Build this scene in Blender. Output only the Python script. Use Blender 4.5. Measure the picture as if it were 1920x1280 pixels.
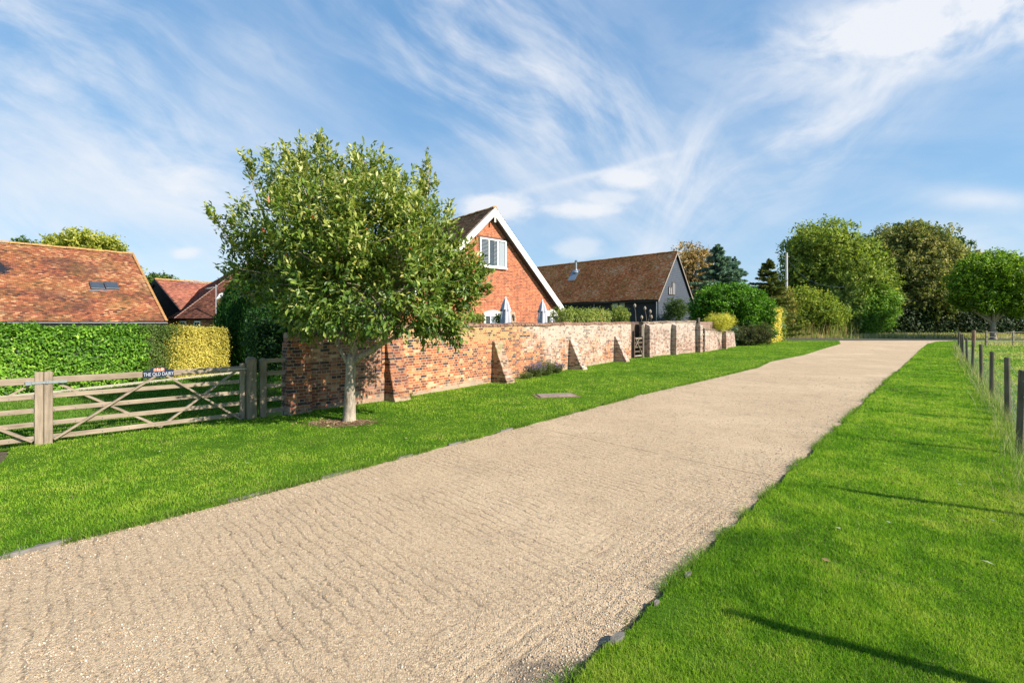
import bpy, math, random
import numpy as np
from mathutils import Vector

# ------------------------------------------------------------------ start, camera, light
for o in list(bpy.data.objects): bpy.data.objects.remove(o, do_unlink=True)
S = bpy.context.scene
COL = S.collection
R = math.radians
F = 853.0; CX = 960.0; HY = 605.0; EYE = 1.9

cam = bpy.data.cameras.new('camera'); cam.lens = 16.0; cam.sensor_width = 36.0
cam.shift_y = -35.0/1920.0; cam.clip_start = 0.05; cam.clip_end = 3000
co = bpy.data.objects.new('camera', cam); COL.objects.link(co)
co.location = (0, 0, EYE); co.rotation_euler = (R(90), 0, 0); S.camera = co

SUN_EL = R(32.5); SUN_V = Vector((.88*math.cos(SUN_EL), -.475*math.cos(SUN_EL), math.sin(SUN_EL))).normalized()
sl = bpy.data.lights.new('sun', 'SUN'); sl.energy = 4.9; sl.angle = R(.53); sl.color = (1, .93, .82)
so = bpy.data.objects.new('sun', sl); COL.objects.link(so); so.location = (30, -15, 25)
so.rotation_euler = SUN_V.to_track_quat('Z', 'Y').to_euler()
S.view_settings.view_transform = 'Standard'; S.view_settings.look = 'None'
S.view_settings.exposure = 0.9; S.view_settings.gamma = 1
S.cycles.max_bounces = 6; S.cycles.transparent_max_bounces = 8; S.cycles.diffuse_bounces = 3

# ------------------------------------------------------------------ node helpers
class NT:
    def __init__(s, tree): s.t = tree
    def n(s, typ, ins=None, **kw):
        nd = s.t.nodes.new('ShaderNode'+typ)
        for k, v in kw.items(): setattr(nd, k, v)
        for k, v in (ins or {}).items(): s.put(nd.inputs[k], v)
        return nd
    def put(s, sock, v):
        if hasattr(v, 'is_output') or isinstance(v, bpy.types.NodeSocket): s.t.links.new(v, sock)
        elif isinstance(v, (tuple, list)) and len(v) == 3 and sock.type == 'RGBA': sock.default_value = (*v, 1)
        else: sock.default_value = v
    def m(s, op, a, b=0.0, c=0.0, clamp=False):
        nd = s.t.nodes.new('ShaderNodeMath'); nd.operation = op; nd.use_clamp = clamp
        s.put(nd.inputs[0], a); s.put(nd.inputs[1], b); s.put(nd.inputs[2], c)
        return nd.outputs[0]
    def mix(s, f, a, b, mode='MIX'):
        nd = s.t.nodes.new('ShaderNodeMix'); nd.data_type = 'RGBA'; nd.blend_type = mode
        s.put(nd.inputs[0], f); s.put(nd.inputs[6], a); s.put(nd.inputs[7], b)
        return nd.outputs[2]
    def ramp(s, f, stops):
        nd = s.t.nodes.new('ShaderNodeValToRGB'); cr = nd.color_ramp
        while len(cr.elements) < len(stops): cr.elements.new(.5)
        for e, (p, c) in zip(cr.elements, stops):
            e.position = p; e.color = (*c, 1) if isinstance(c, tuple) else (c, c, c, 1)
        s.put(nd.inputs[0], f); return nd.outputs[0]
    def noise(s, vec, scale, detail=4, rough=.55, dist=0.0):
        nd = s.n('TexNoise', {'Scale': scale, 'Detail': detail, 'Roughness': rough, 'Distortion': dist})
        if vec is not None: s.put(nd.inputs['Vector'], vec)
        return nd.outputs['Fac']
    def vec(s, x, y, z=0.0):
        nd = s.n('CombineXYZ'); s.put(nd.inputs[0], x); s.put(nd.inputs[1], y); s.put(nd.inputs[2], z); return nd.outputs[0]
    def sep(s, v):
        nd = s.n('SeparateXYZ'); s.put(nd.inputs[0], v); return nd.outputs
    def step(s, v, a, b):
        nd = s.n('MapRange', {'Value': v, 'From Min': a, 'From Max': b}); nd.interpolation_type = 'SMOOTHSTEP'; return nd.outputs[0]

# ------------------------------------------------------------------ world: sky with cirrus
w = bpy.data.worlds.new('World'); S.world = w; w.use_nodes = True
nt = w.node_tree; nt.nodes.clear(); N = NT(nt)
sky = N.n('TexSky', sky_type='NISHITA', sun_disc=False, sun_elevation=SUN_EL, sun_rotation=math.atan2(SUN_V.x, SUN_V.y))
sky.air_density = 1.0; sky.dust_density = 0.4; sky.ozone_density = 2.0; sky.altitude = 0
hs = N.n('HueSaturation', {'Saturation': 1.0, 'Value': 1.0, 'Hue': .5, 'Fac': 1.0, 'Color': sky.outputs[0]})
skyc = hs.outputs[0]
tc = N.n('TexCoord'); g = N.sep(tc.outputs['Generated'])
yy = N.m('MAXIMUM', g[1], .08)
u = N.m('DIVIDE', g[0], yy); v = N.m('DIVIDE', g[2], yy)
def q(px, py): return ((px-CX)/F, (HY-py)/F)
def rot(cxp, cyp, ang):
    a, b = q(cxp, cyp); ca, sa = math.cos(ang), math.sin(ang)
    du = N.m('SUBTRACT', u, a); dv = N.m('SUBTRACT', v, b)
    p = N.m('ADD', N.m('MULTIPLY', du, ca), N.m('MULTIPLY', dv, sa))
    r_ = N.m('SUBTRACT', N.m('MULTIPLY', dv, ca), N.m('MULTIPLY', du, sa))
    return p, r_
def gauss(p, r_, L, W):
    a = N.m('POWER', N.m('ABSOLUTE', N.m('DIVIDE', p, L/F)), 2.0); b = N.m('POWER', N.m('ABSOLUTE', N.m('DIVIDE', r_, W/F)), 2.0)
    return N.m('EXPONENT', N.m('MULTIPLY', N.m('ADD', a, b), -1.0))
def wisp(cxp, cyp, deg, L, W, amp, st=5.0, sc=7.0, seed=0.0, lo=.40, hi=.75):
    p, r_ = rot(cxp, cyp, R(deg))
    gm = gauss(p, r_, L, W)
    wv = N.noise(N.vec(N.m('MULTIPLY', p, 1.0), N.m('MULTIPLY', r_, 1.6), seed), 2.0, 2, .45)
    r2 = N.m('ADD', r_, N.m('MULTIPLY', N.m('SUBTRACT', wv, .5), .22))
    nz = N.noise(N.vec(N.m('MULTIPLY', p, sc/st), N.m('MULTIPLY', r2, sc), seed+3), 1.0, 10, .60, .12)
    nz = N.m('ADD', N.m('MULTIPLY', nz, .72), N.m('MULTIPLY', N.noise(N.vec(N.m('MULTIPLY', p, 3.2), N.m('MULTIPLY', r_, 4.4), seed+6), 1.0, 6, .6), .28))
    return N.m('MULTIPLY', N.m('MULTIPLY', N.step(nz, lo, hi), gm), amp)
def puff(cxp, cyp, L, W, amp, seed):
    p, r_ = rot(cxp, cyp, 0)
    nz = N.noise(N.vec(N.m('MULTIPLY', u, 9), N.m('MULTIPLY', v, 16), seed), 1.0, 6, .6)
    gm = gauss(p, r_, L, W)
    return N.m('MULTIPLY', N.step(N.m('ADD', N.m('MULTIPLY', gm, 1.15), N.m('MULTIPLY', N.m('SUBTRACT', nz, .5), 1.5)), .38, 1.05), amp)
dens = None
LST = [wisp(130, 170, -33, 620, 210, .9, 5, 9, 1.0, .40, .72), wisp(330, 330, -16, 300, 110, 1.0, 4, 6, 2.0, .30, .62),
       wisp(40, 420, -30, 260, 120, .8, 4, 7, 2.6, .32, .75),
       wisp(970, 150, -38, 400, 170, .9, 4, 10, 4.0, .40, .70), wisp(1120, 220, -50, 250, 110, .75, 3, 11, 4.6, .40, .70),
       wisp(1500, 240, 36, 430, 105, .85, 4, 10, 6.0, .38, .70), wisp(1270, 350, 62, 150, 45, .8, 5, 12, 7.0, .36, .66),
       wisp(1760, 45, 10, 330, 80, 1.6, 2.5, 11, 8.0, .30, .62), wisp(480, 60, -45, 160, 80, .6, 5, 9, 9.0, .38, .75),
       wisp(1860, 470, 4, 260, 60, 1.0, 4, 5, 10.0, .28, .7), wisp(1860, 378, -4, 120, 22, 1.0, 4, 6, 11.0, .25, .7),
       wisp(1100, 330, 0, 300, 110, .5, 3, 6, 12.0, .3, .75), wisp(330, 470, 0, 200, 90, .45, 3, 6, 13.0, .3, .75),
       puff(1170, 332, 85, 26, .85, 1.0), puff(1095, 393, 90, 20, .85, 2.0), 
       puff(935, 392, 90, 32, .8, 4.0), puff(342, 475, 40, 16, .7, 5.0), puff(1085, 465, 60, 26, .5, 6.0), puff(1140, 370, 60, 18, .6, 7.0)]
pp, rr = rot(1130, 322, R(14)); LST.append(N.m('MULTIPLY', gauss(pp, rr, 170, 7), .4))
for d in LST:
    dens = d if dens is None else N.m('SUBTRACT', 1.0, N.m('MULTIPLY', N.m('SUBTRACT', 1.0, dens, clamp=True), N.m('SUBTRACT', 1.0, d, clamp=True)))
front = N.step(g[1], .05, .3)
dens = N.m('MULTIPLY', dens, front)
# thin veil towards the whole sky so that light from behind is cloudy too
gz = N.m('ADD', N.m('MAXIMUM', g[2], 0.0), .15)
veil = N.noise(N.vec(N.m('DIVIDE', g[0], gz), N.m('DIVIDE', g[1], gz), 5.0), 1.3, 7, .6, .4)
veil = N.m('MULTIPLY', N.step(veil, .40, .85), .20)
dens = N.m('MINIMUM', N.m('ADD', dens, veil), .93)
SKYT = (0.95, 1.10, 0.98)
skyt = N.mix(1.0, skyc, SKYT, 'MULTIPLY')
skyt = N.mix(.8, skyt, N.ramp(N.m('ABSOLUTE', g[2]), [(0, (1.62, 2.30, 3.35)), (.12, (1.22, 2.06, 3.25)), (.33, (.86, 1.76, 3.1)), (.7, (.62, 1.42, 2.8)), (1, (.45, 1.1, 2.4))]))
cl = N.mix(dens, skyt, (3.75, 3.85, 4.05))
# pale band near the horizon is the sky's own
bg = N.n('Background', {'Color': cl, 'Strength': 0.13}); ow = N.n('OutputWorld')
nt.links.new(bg.outputs[0], ow.inputs[0])

# ------------------------------------------------------------------ geometry helpers
def P(px, py, Z): return (( px-CX)/F*Z, Z, EYE+(HY-py)/F*Z)
def G(px, py, z0=0.0):
    Z = F*(EYE-z0)/(py-HY); return ((px-CX)/F*Z, Z)

def tag(o, label=None, cat=None, group=None, kind=None):
    if label: o['label'] = label
    if cat: o['category'] = cat
    if group: o['group'] = group
    if kind: o['kind'] = kind
    return o
def empty(name, loc, rz=0.0, label=None, cat=None, group=None):
    o = bpy.data.objects.new(name, None); COL.objects.link(o); o.location = loc; o.rotation_euler = (0, 0, rz)
    o.empty_display_size = .2
    return tag(o, label, cat, group)
def link(name, me, mat, parent=None):
    o = bpy.data.objects.new(name, me); COL.objects.link(o)
    if mat is not None: me.materials.append(mat)
    if parent is not None: o.parent = parent
    return o
def npmesh(name, V, Fc, mat, parent=None, col=None, smooth=False):
    V = np.asarray(V, dtype=np.float32).reshape(-1, 3); Fc = np.asarray(Fc, dtype=np.int32)
    me = bpy.data.meshes.new(name); nf, k = Fc.shape
    me.vertices.add(len(V)); me.vertices.foreach_set('co', V.ravel())
    me.loops.add(nf*k); me.loops.foreach_set('vertex_index', Fc.ravel())
    me.polygons.add(nf); me.polygons.foreach_set('loop_start', np.arange(0, nf*k, k, dtype=np.int32))
    if smooth: me.polygons.foreach_set('use_smooth', np.ones(nf, dtype=bool))
    me.update(calc_edges=True)
    if col is not None:
        a = me.color_attributes.new('Col', 'FLOAT_COLOR', 'POINT')
        c = np.ones((len(V), 4), dtype=np.float32); c[:, :3] = col; a.data.foreach_set('color', c.ravel())
    return link(name, me, mat, parent)

class MB:
    def __init__(s): s.v = []; s.f = []
    def add(s, vs, fs):
        b = len(s.v); s.v += [tuple(map(float, x)) for x in vs]; s.f += [tuple(i+b for i in f) for f in fs]; return s
    def hexa(s, p):  # 8 corners: bottom 4 ccw, top 4 ccw
        return s.add(p, [(3, 2, 1, 0), (4, 5, 6, 7), (0, 1, 5, 4), (1, 2, 6, 5), (2, 3, 7, 6), (3, 0, 4, 7)])
    def box(s, x0, x1, y0, y1, z0, z1):
        return s.hexa([(x0, y0, z0), (x1, y0, z0), (x1, y1, z0), (x0, y1, z0), (x0, y0, z1), (x1, y0, z1), (x1, y1, z1), (x0, y1, z1)])
    def bar(s, a, b, wd, h, up=(0, 0, 1)):
        a = Vector(a); b = Vector(b); d = (b-a).normalized(); upv = Vector(up)
        sd = d.cross(upv)
        if sd.length < 1e-4: sd = d.cross(Vector((1, 0, 0)))
        sd.normalize(); up2 = sd.cross(d).normalized()
        sd *= wd/2; up2 *= h/2
        return s.hexa([a-sd-up2, b-sd-up2, b+sd-up2, a+sd-up2, a-sd+up2, b-sd+up2, b+sd+up2, a+sd+up2])
    def tube(s, pts, rad, n=8):
        pts = [Vector(p) for p in pts]; rad = rad if isinstance(rad, (list, tuple)) else [rad]*len(pts)
        b0 = len(s.v); prev = None
        for i, p in enumerate(pts):
            d = (pts[min(i+1, len(pts)-1)]-pts[max(i-1, 0)]).normalized()
            if prev is None:
                a = d.cross(Vector((0, 0, 1)));
                if a.length < .1: a = d.cross(Vector((1, 0, 0)))
            else: a = prev-d*prev.dot(d)
            a.normalize(); prev = a; b = d.cross(a)
            for k in range(n):
                t = 2*math.pi*k/n; s.v.append(tuple(p+(a*math.cos(t)+b*math.sin(t))*rad[i]))
        for i in range(len(pts)-1):
            for k in range(n):
                k2 = (k+1) % n; s.f.append((b0+i*n+k, b0+i*n+k2, b0+(i+1)*n+k2, b0+(i+1)*n+k))
        s.f.append(tuple(b0+k for k in range(n))[::-1]); e = b0+(len(pts)-1)*n; s.f.append(tuple(e+k for k in range(n)))
        return s
    def lathe(s, c, prof, n=16):
        b0 = len(s.v)
        for r_, z in prof:
            for k in range(n):
                t = 2*math.pi*k/n; s.v.append((c[0]+r_*math.cos(t), c[1]+r_*math.sin(t), c[2]+z))
        for i in range(len(prof)-1):
            for k in range(n):
                k2 = (k+1) % n; s.f.append((b0+i*n+k, b0+i*n+k2, b0+(i+1)*n+k2, b0+(i+1)*n+k))
        s.f.append(tuple(b0+k for k in range(n))[::-1]); e = b0+(len(prof)-1)*n; s.f.append(tuple(e+k for k in range(n)))
        return s
    def prism(s, poly, y0, y1):  # polygon in xz extruded along y
        n = len(poly); vs = [(x, y0, z) for x, z in poly]+[(x, y1, z) for x, z in poly]
        return s.add(vs, [tuple(range(n)), tuple(range(n, 2*n))[::-1]]+[(i, i+n, (i+1) % n+n, (i+1) % n) for i in range(n)])
    def build(s, name, mat, parent=None, bevel=0.0, smooth=False):
        me = bpy.data.meshes.new(name); me.from_pydata(s.v, [], s.f); me.validate(); me.update()
        import bmesh
        bm = bmesh.new(); bm.from_mesh(me); bmesh.ops.recalc_face_normals(bm, faces=bm.faces)
        if bevel: bmesh.ops.bevel(bm, geom=[e for e in bm.edges if e.calc_face_angle(0) > .5], offset=bevel, segments=1, affect='EDGES', clamp_overlap=True)
        bm.to_mesh(me); bm.free()
        if smooth:
            for p in me.polygons: p.use_smooth = True
        return link(name, me, mat, parent)

def vnoise(x, y, seed=0, octaves=3):
    out = np.zeros_like(x, dtype=float); amp = 1; tot = 0
    for o in range(octaves):
        xi = np.floor(x).astype(np.int64); yi = np.floor(y).astype(np.int64); fx = x-xi; fy = y-yi
        fx = fx*fx*(3-2*fx); fy = fy*fy*(3-2*fy)
        def h(a, b):
            n_ = (a*374761393+b*668265263+seed*974634777+o*1013) & 0x7fffffff
            n_ = ((n_ ^ (n_ >> 13))*1274126177) & 0x7fffffff
            return ((n_ ^ (n_ >> 16)) & 0xffff)/65535.0
        out += amp*((h(xi, yi)*(1-fx)+h(xi+1, yi)*fx)*(1-fy)+(h(xi, yi+1)*(1-fx)+h(xi+1, yi+1)*fx)*fy)
        tot += amp; amp *= .5; x = x*2.03+11; y = y*2.03+7
    return out/tot
def inpoly(x, y, poly):
    ins = np.zeros(x.shape, bool); n = len(poly); j = n-1
    for i in range(n):
        xi, yi = poly[i]; xj, yj = poly[j]
        c = ((yi > y) != (yj > y)) & (x < (xj-xi)*(y-yi)/((yj-yi) or 1e-9)+xi)
        ins ^= c; j = i
    return ins

# ------------------------------------------------------------------ materials
def newmat(name):
    m = bpy.data.materials.new(name); m.use_nodes = True; t = m.node_tree; t.nodes.clear()
    N = NT(t); b = N.n('BsdfPrincipled'); o = N.n('OutputMaterial'); t.links.new(b.outputs[0], o.inputs[0])
    return m, N, b, o
def plain(name, c, rough=.6, metal=0.0, var=.25, scale=6.0, bump=.15, spec=.4):
    m, N, b, o = newmat(name); tcn = N.n('TexCoord'); nz = N.noise(tcn.outputs['Object'], scale, 6, .65)
    k = N.m('ADD', N.m('MULTIPLY', N.m('SUBTRACT', nz, .5), var*3), 1.0)
    cc = N.mix(1.0, c, N.vec(k, k, k), 'MULTIPLY'); N.put(b.inputs['Base Color'], cc)
    b.inputs['Roughness'].default_value = rough; b.inputs['Metallic'].default_value = metal
    b.inputs['Specular IOR Level'].default_value = spec
    if bump:
        bp = N.n('Bump', {'Strength': bump, 'Distance': .01, 'Height': N.noise(tcn.outputs['Object'], scale*6, 5, .6)})
        N.put(b.inputs['Normal'], bp.outputs[0])
    return m
def leafmat(name, transl=.3, rough=.45, spec=.35, tint=(1, 1, 1)):
    m, N, b, o = newmat(name); at = N.n('Attribute', attribute_name='Col')
    c = N.mix(1.0, at.outputs['Color'], tint, 'MULTIPLY')
    N.put(b.inputs['Base Color'], c); b.inputs['Roughness'].default_value = rough; b.inputs['Specular IOR Level'].default_value = spec
    tr = N.n('BsdfTranslucent'); N.put(tr.inputs['Color'], N.mix(1.0, c, (1.25, 1.35, .7), 'MULTIPLY'))
    mx = N.n('MixShader'); mx.inputs[0].default_value = transl
    N.t.links.new(b.outputs[0], mx.inputs[1]); N.t.links.new(tr.outputs[0], mx.inputs[2]); N.t.links.new(mx.outputs[0], o.inputs[0])
    return m
def woodmat(name, c1, c2, axis=0, rough=.8, scale=1.0):
    m, N, b, o = newmat(name); tcn = N.n('TexCoord'); oi = N.n('ObjectInfo'); s = N.sep(tcn.outputs['Object'])
    sc = [14.0*scale]*3; sc[axis] = .9*scale
    off = N.m('MULTIPLY', oi.outputs['Random'], 37.0)
    vv = N.vec(N.m('ADD', N.m('MULTIPLY', s[0], sc[0]), off), N.m('MULTIPLY', s[1], sc[1]), N.m('MULTIPLY', s[2], sc[2]))
    gr = N.noise(vv, 2.2, 7, .7, .4); bl = N.noise(tcn.outputs['Object'], 1.6*scale, 4, .6)
    f = N.m('ADD', N.m('MULTIPLY', gr, .65), N.m('MULTIPLY', bl, .5))
    N.put(b.inputs['Base Color'], N.ramp(f, [(.38, c2), (.56, tuple((a+d)/2 for a, d in zip(c1, c2))), (.72, c1)]))
    b.inputs['Roughness'].default_value = rough; b.inputs['Specular IOR Level'].default_value = .2
    bp = N.n('Bump', {'Strength': .5, 'Distance': .006, 'Height': gr}); N.put(b.inputs['Normal'], bp.outputs[0])
    return m

def brickmat(name, stops, mortar, wash=None, cream=None, stain=.35, moist=0.0, fade=0.0, rough=.9, rowh=.067, bw=.215, dist=.012, base_white=0.0, bumps=.7, lic=0.0):
    """wash=(x0,x1,amount,colour): limewash growing from local x0 to x1; cream=(z0, x0, x1)"""
    m, N, b, o = newmat(name); tcn = N.n('TexCoord'); ob = tcn.outputs['Object']; s = N.sep(ob)
    d1 = N.m('MULTIPLY', N.m('SUBTRACT', N.noise(ob, 2.3, 3), .5), dist*2.2); d2 = N.m('MULTIPLY', N.m('SUBTRACT', N.noise(ob, 9.0, 3), .5), dist)
    dz = N.m('ADD', d1, d2); dx = N.m('MULTIPLY', N.m('SUBTRACT', N.noise(ob, 11.0, 2), .5), dist*1.6)
    uu = N.m('ADD', N.m('ADD', s[0], s[1]), dx); zz = N.m('ADD', s[2], dz)
    br = N.n('TexBrick', {'Vector': N.vec(uu, zz), 'Color1': (0, 0, 0), 'Color2': (1, 1, 1), 'Mortar': (.5, .5, .5), 'Scale': 1.0,
                          'Mortar Size': .0065, 'Mortar Smooth': .35, 'Bias': 0.0, 'Brick Width': bw, 'Row Height': rowh}, offset=.5, offset_frequency=2, squash=.5 if bw > .2 else 1.0, squash_frequency=2)
    rnd = br.outputs['Color']; mo = br.outputs['Fac']
    fine = N.noise(ob, 60, 4, .6); big = N.noise(ob, 1.1, 5, .6); mid = N.noise(ob, 4.5, 5, .65)
    bc = N.ramp(N.m('ADD', N.m('ADD', N.m('MULTIPLY', rnd, .95), .0), N.m('ADD', N.m('MULTIPLY', N.m('SUBTRACT', mid, .5), .6), N.m('MULTIPLY', N.m('SUBTRACT', big, .5), .9))), stops)
    k = N.m('ADD', .72, N.m('MULTIPLY', fine, .56)); bc = N.mix(1.0, bc, N.vec(k, k, k), 'MULTIPLY')
    mc = N.mix(N.noise(ob, 7, 4), tuple(c*.75 for c in mortar), mortar)
    if cream:
        z0, x0, x1, cc = cream
        f = N.m('MULTIPLY', N.step(N.m('ADD', s[2], N.m('MULTIPLY', N.m('SUBTRACT', mid, .5), .3)), z0-.03, z0+.03), N.m('SUBTRACT', 1.0, N.step(s[0], x0, x1)))
        bc = N.mix(N.m('MULTIPLY', f, N.step(rnd, .25, .55)), bc, N.mix(mid, cc, tuple(c*.6 for c in cc)))
        mc = N.mix(f, mc, (.58, .46, .26))
    col = N.mix(mo, bc, mc)
    if wash:
        x0, x1, am, wc = wash
        f = N.step(N.m('ADD', N.m('MULTIPLY', N.m('ADD', N.m('MULTIPLY', big, .6), N.m('MULTIPLY', mid, .5)), 1.0), N.m('ADD', N.m('MULTIPLY', N.m('SUBTRACT', N.step(s[0], x0, x1), 1.0), .38), N.m('MULTIPLY', N.m('SUBTRACT', s[2], .75), .12))), .46, .66)
        f = N.m('MULTIPLY', f, N.m('ADD', .45, N.m('MULTIPLY', fine, .9), clamp=True))
        f = N.m('MULTIPLY', N.m('MULTIPLY', f, N.m('ADD', .35, N.step(rnd, .05, .5), clamp=True)), am)
        col = N.mix(f, col, N.mix(mid, wc, tuple(c*.72 for c in wc)))
    if base_white:
        zb = N.m('SUBTRACT', 1.0, N.step(N.m('ADD', s[2], N.m('MULTIPLY', N.m('SUBTRACT', N.noise(ob, 2.2, 5, .65), .5), .9)), .05, .22))
        col = N.mix(N.m('MULTIPLY', zb, base_white), col, N.mix(fine, (.50, .40, .29), (.30, .23, .16)))
    if lic:
        lf = N.m('MULTIPLY', N.step(N.noise(ob, 3.3, 7, .7), .52, .66), lic); col = N.mix(lf, col, N.mix(fine, (.34, .29, .10), (.19, .18, .11)))
    st = N.m('MULTIPLY', N.step(N.noise(ob, 2.6, 7, .72), .5, .72), stain)
    col = N.mix(st, col, N.mix(1.0, col, (.34, .30, .28), 'MULTIPLY'))
    N.put(b.inputs['Base Color'], col); b.inputs['Roughness'].default_value = rough; b.inputs['Specular IOR Level'].default_value = .15
    h = N.m('ADD', N.m('MULTIPLY', N.m('SUBTRACT', 1.0, mo), 1.0), N.m('ADD', N.m('MULTIPLY', fine, .5), N.m('MULTIPLY', rnd, .35)))
    bp = N.n('Bump', {'Strength': bumps, 'Distance': .012, 'Height': h}); N.put(b.inputs['Normal'], bp.outputs[0])
    return m

RED = [(.0, (.045, .035, .045)), (.16, (.14, .055, .035)), (.3, (.26, .075, .035)), (.5, (.36, .11, .045)), (.7, (.45, .16, .06)), (.88, (.52, .24, .10)), (1, (.55, .38, .22))]
REDD = [(.0, (.05, .035, .04)), (.18, (.13, .05, .035)), (.4, (.22, .07, .035)), (.65, (.32, .10, .045)), (.9, (.42, .19, .09)), (1, (.5, .32, .2))]
PALE = [(.0, (.09, .06, .055)), (.15, (.20, .10, .075)), (.35, (.34, .165, .11)), (.6, (.42, .25, .185)), (.85, (.47, .34, .26)), (1, (.54, .45, .36))]
HOUSE = [(.0, (.22, .06, .032)), (.3, (.34, .090, .040)), (.6, (.42, .115, .050)), (.85, (.48, .145, .060)), (1, (.52, .20, .09))]
M = {}
M['wall_a'] = brickmat('old_red_brick_weathered', REDD, (.42, .33, .24), stain=.5, base_white=.6, wash=(0, .1, .25, (.45, .42, .38)))
M['wall_b'] = brickmat('old_red_brick_to_pale', RED, (.60, .48, .34), wash=(2.5, 8.0, .88, (.56, .49, .41)), cream=(1.36, 4.0, 7.5, (.44, .29, .13)), stain=.5, base_white=.85)
M['wall_c'] = brickmat('pale_pinkish_brick', PALE, (.50, .44, .37), stain=.6, base_white=.6, wash=(0, .1, .7, (.54, .48, .41)))
M['coping'] = brickmat('brick_on_edge_coping', [(.0, (.09, .05, .04)), (.3, (.20, .10, .07)), (.6, (.29, .15, .10)), (1, (.36, .24, .17))], (.20, .15, .11), stain=.6, rowh=.6, bw=.078, lic=.3)
M['coping_pale'] = brickmat('mossy_pale_coping', [(.0, (.10, .07, .05)), (.3, (.22, .15, .11)), (.6, (.32, .24, .17)), (1, (.40, .32, .24))], (.26, .22, .17), stain=.6, rowh=.6, bw=.078, lic=.6)
M['butt_yellow'] = brickmat('lichened_buttress_brick', PALE, (.46, .37, .24), stain=.35, lic=.95, wash=(0, .1, .5, (.5, .4, .25)))
M['butt_pale'] = brickmat('pale_buttress_brick', PALE, (.60, .52, .42), stain=.6, lic=.25, wash=(0, .1, .7, (.62, .56, .46)))
M['butt_red'] = brickmat('red_buttress_brick', REDD, (.42, .33, .25), stain=.55, base_white=.9, lic=.25)
M['house'] = brickmat('orange_red_house_brick', HOUSE, (.50, .36, .25), stain=.18, rowh=.078, dist=.003, bumps=.4)
M['farhouse'] = brickmat('dark_red_brick', REDD, (.3, .22, .16), stain=.3)
M['white'] = plain('white_paint', (.80, .79, .76), .45, var=.04, bump=.04)
M['glass'] = plain('window_glass', (.05, .06, .07), .06, var=.3, bump=0, spec=.9)
M['shutter'] = plain('pale_shutter', (.27, .30, .33), .5, var=.05, bump=0)
M['black'] = plain('black_stained_timber', (.012, .012, .014), .6, var=.3, scale=3, bump=.3)
M['lit_board'] = plain('sunlit_black_weatherboard', (.052, .062, .082), .55, var=.3, scale=2.5, bump=.4)  # black boards coloured grey-blue for the sun and sky sheen on the gable
M['lead'] = plain('grey_lead', (.30, .33, .37), .45, .6, var=.2)
M['steel'] = plain('galvanised_steel', (.46, .49, .52), .35, .8, var=.2, scale=20)
M['gate'] = woodmat('weathered_gate_timber', (.38, .30, .22), (.15, .115, .08), 0)
M['gate_v'] = woodmat('weathered_upright_timber', (.38, .30, .22), (.13, .10, .07), 2)
M['post_old'] = woodmat('old_grey_post_timber', (.30, .24, .17), (.10, .075, .05), 2)
M['dark_wood'] = woodmat('dark_gate_timber', (.17, .12, .09), (.05, .035, .028), 2)
M['stake'] = woodmat('dark_fence_stake_timber', (.20, .165, .12), (.055, .045, .03), 2)
M['stake_pale'] = woodmat('pale_fence_stake_timber', (.38, .32, .24), (.16, .12, .09), 2)
M['bark'] = None
M['leaf'] = leafmat('leaf', .32, .5, .25, (1.35, 1.25, 1.1))
M['leaf_far'] = leafmat('far_leaf', .35, .6, .15, (1.75, 1.6, 1.4))
M['needle'] = leafmat('needle', .2, .7, .12, (1.5, 1.5, 1.4))
M['grass'] = leafmat('grass_blade', .42, .6, .18)
M['straw'] = leafmat('dry_grass_blade', .35, .7, .1)
M['leaf_dark'] = leafmat('shaded_hedge_leaf', .12, .6, .15)
M['flower'] = leafmat('petal', .2, .8, .1)
M['navy'] = plain('navy_sign_paint', (.012, .02, .045), .35, var=.1, bump=0)
M['letter'] = plain('white_lettering', (.45, .48, .54), .5, var=.0, bump=0)
M['cow_red'] = plain('brick_orange_paint', (.62, .20, .12), .5, var=.3, scale=60, bump=0)
M['cow_cream'] = plain('cream_paint', (.75, .62, .5), .5, var=.1, bump=0)
M['canvas'] = plain('grey_parasol_canvas', (.42, .43, .47), .85, var=.12, scale=5)

def barkmat(name, c1, c2):
    m, N, b, o = newmat(name); tcn = N.n('TexCoord'); s = N.sep(tcn.outputs['Object'])
    vv = N.vec(N.m('MULTIPLY', s[0], 26), N.m('MULTIPLY', s[1], 26), N.m('MULTIPLY', s[2], 6))
    a = N.noise(vv, 1.0, 7, .7, .6); bl = N.noise(tcn.outputs['Object'], 3.0, 5, .6)
    c = N.ramp(N.m('ADD', N.m('MULTIPLY', a, .7), N.m('MULTIPLY', bl, .35)), [(.36, c2), (.5, tuple((x+y)/2 for x, y in zip(c1, c2))), (.64, c1)])
    c = N.mix(N.m('MULTIPLY', N.step(bl, .55, .7), .4), c, (.16, .17, .08))
    N.put(b.inputs['Base Color'], c); b.inputs['Roughness'].default_value = .9; b.inputs['Specular IOR Level'].default_value = .15
    bp = N.n('Bump', {'Strength': .8, 'Distance': .012, 'Height': a}); N.put(b.inputs['Normal'], bp.outputs[0]); return m
M['bark'] = barkmat('pale_grey_bark', (.46, .39, .30), (.10, .075, .055))
M['bark_dark'] = barkmat('dark_bark', (.16, .12, .085), (.05, .04, .03))

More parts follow.
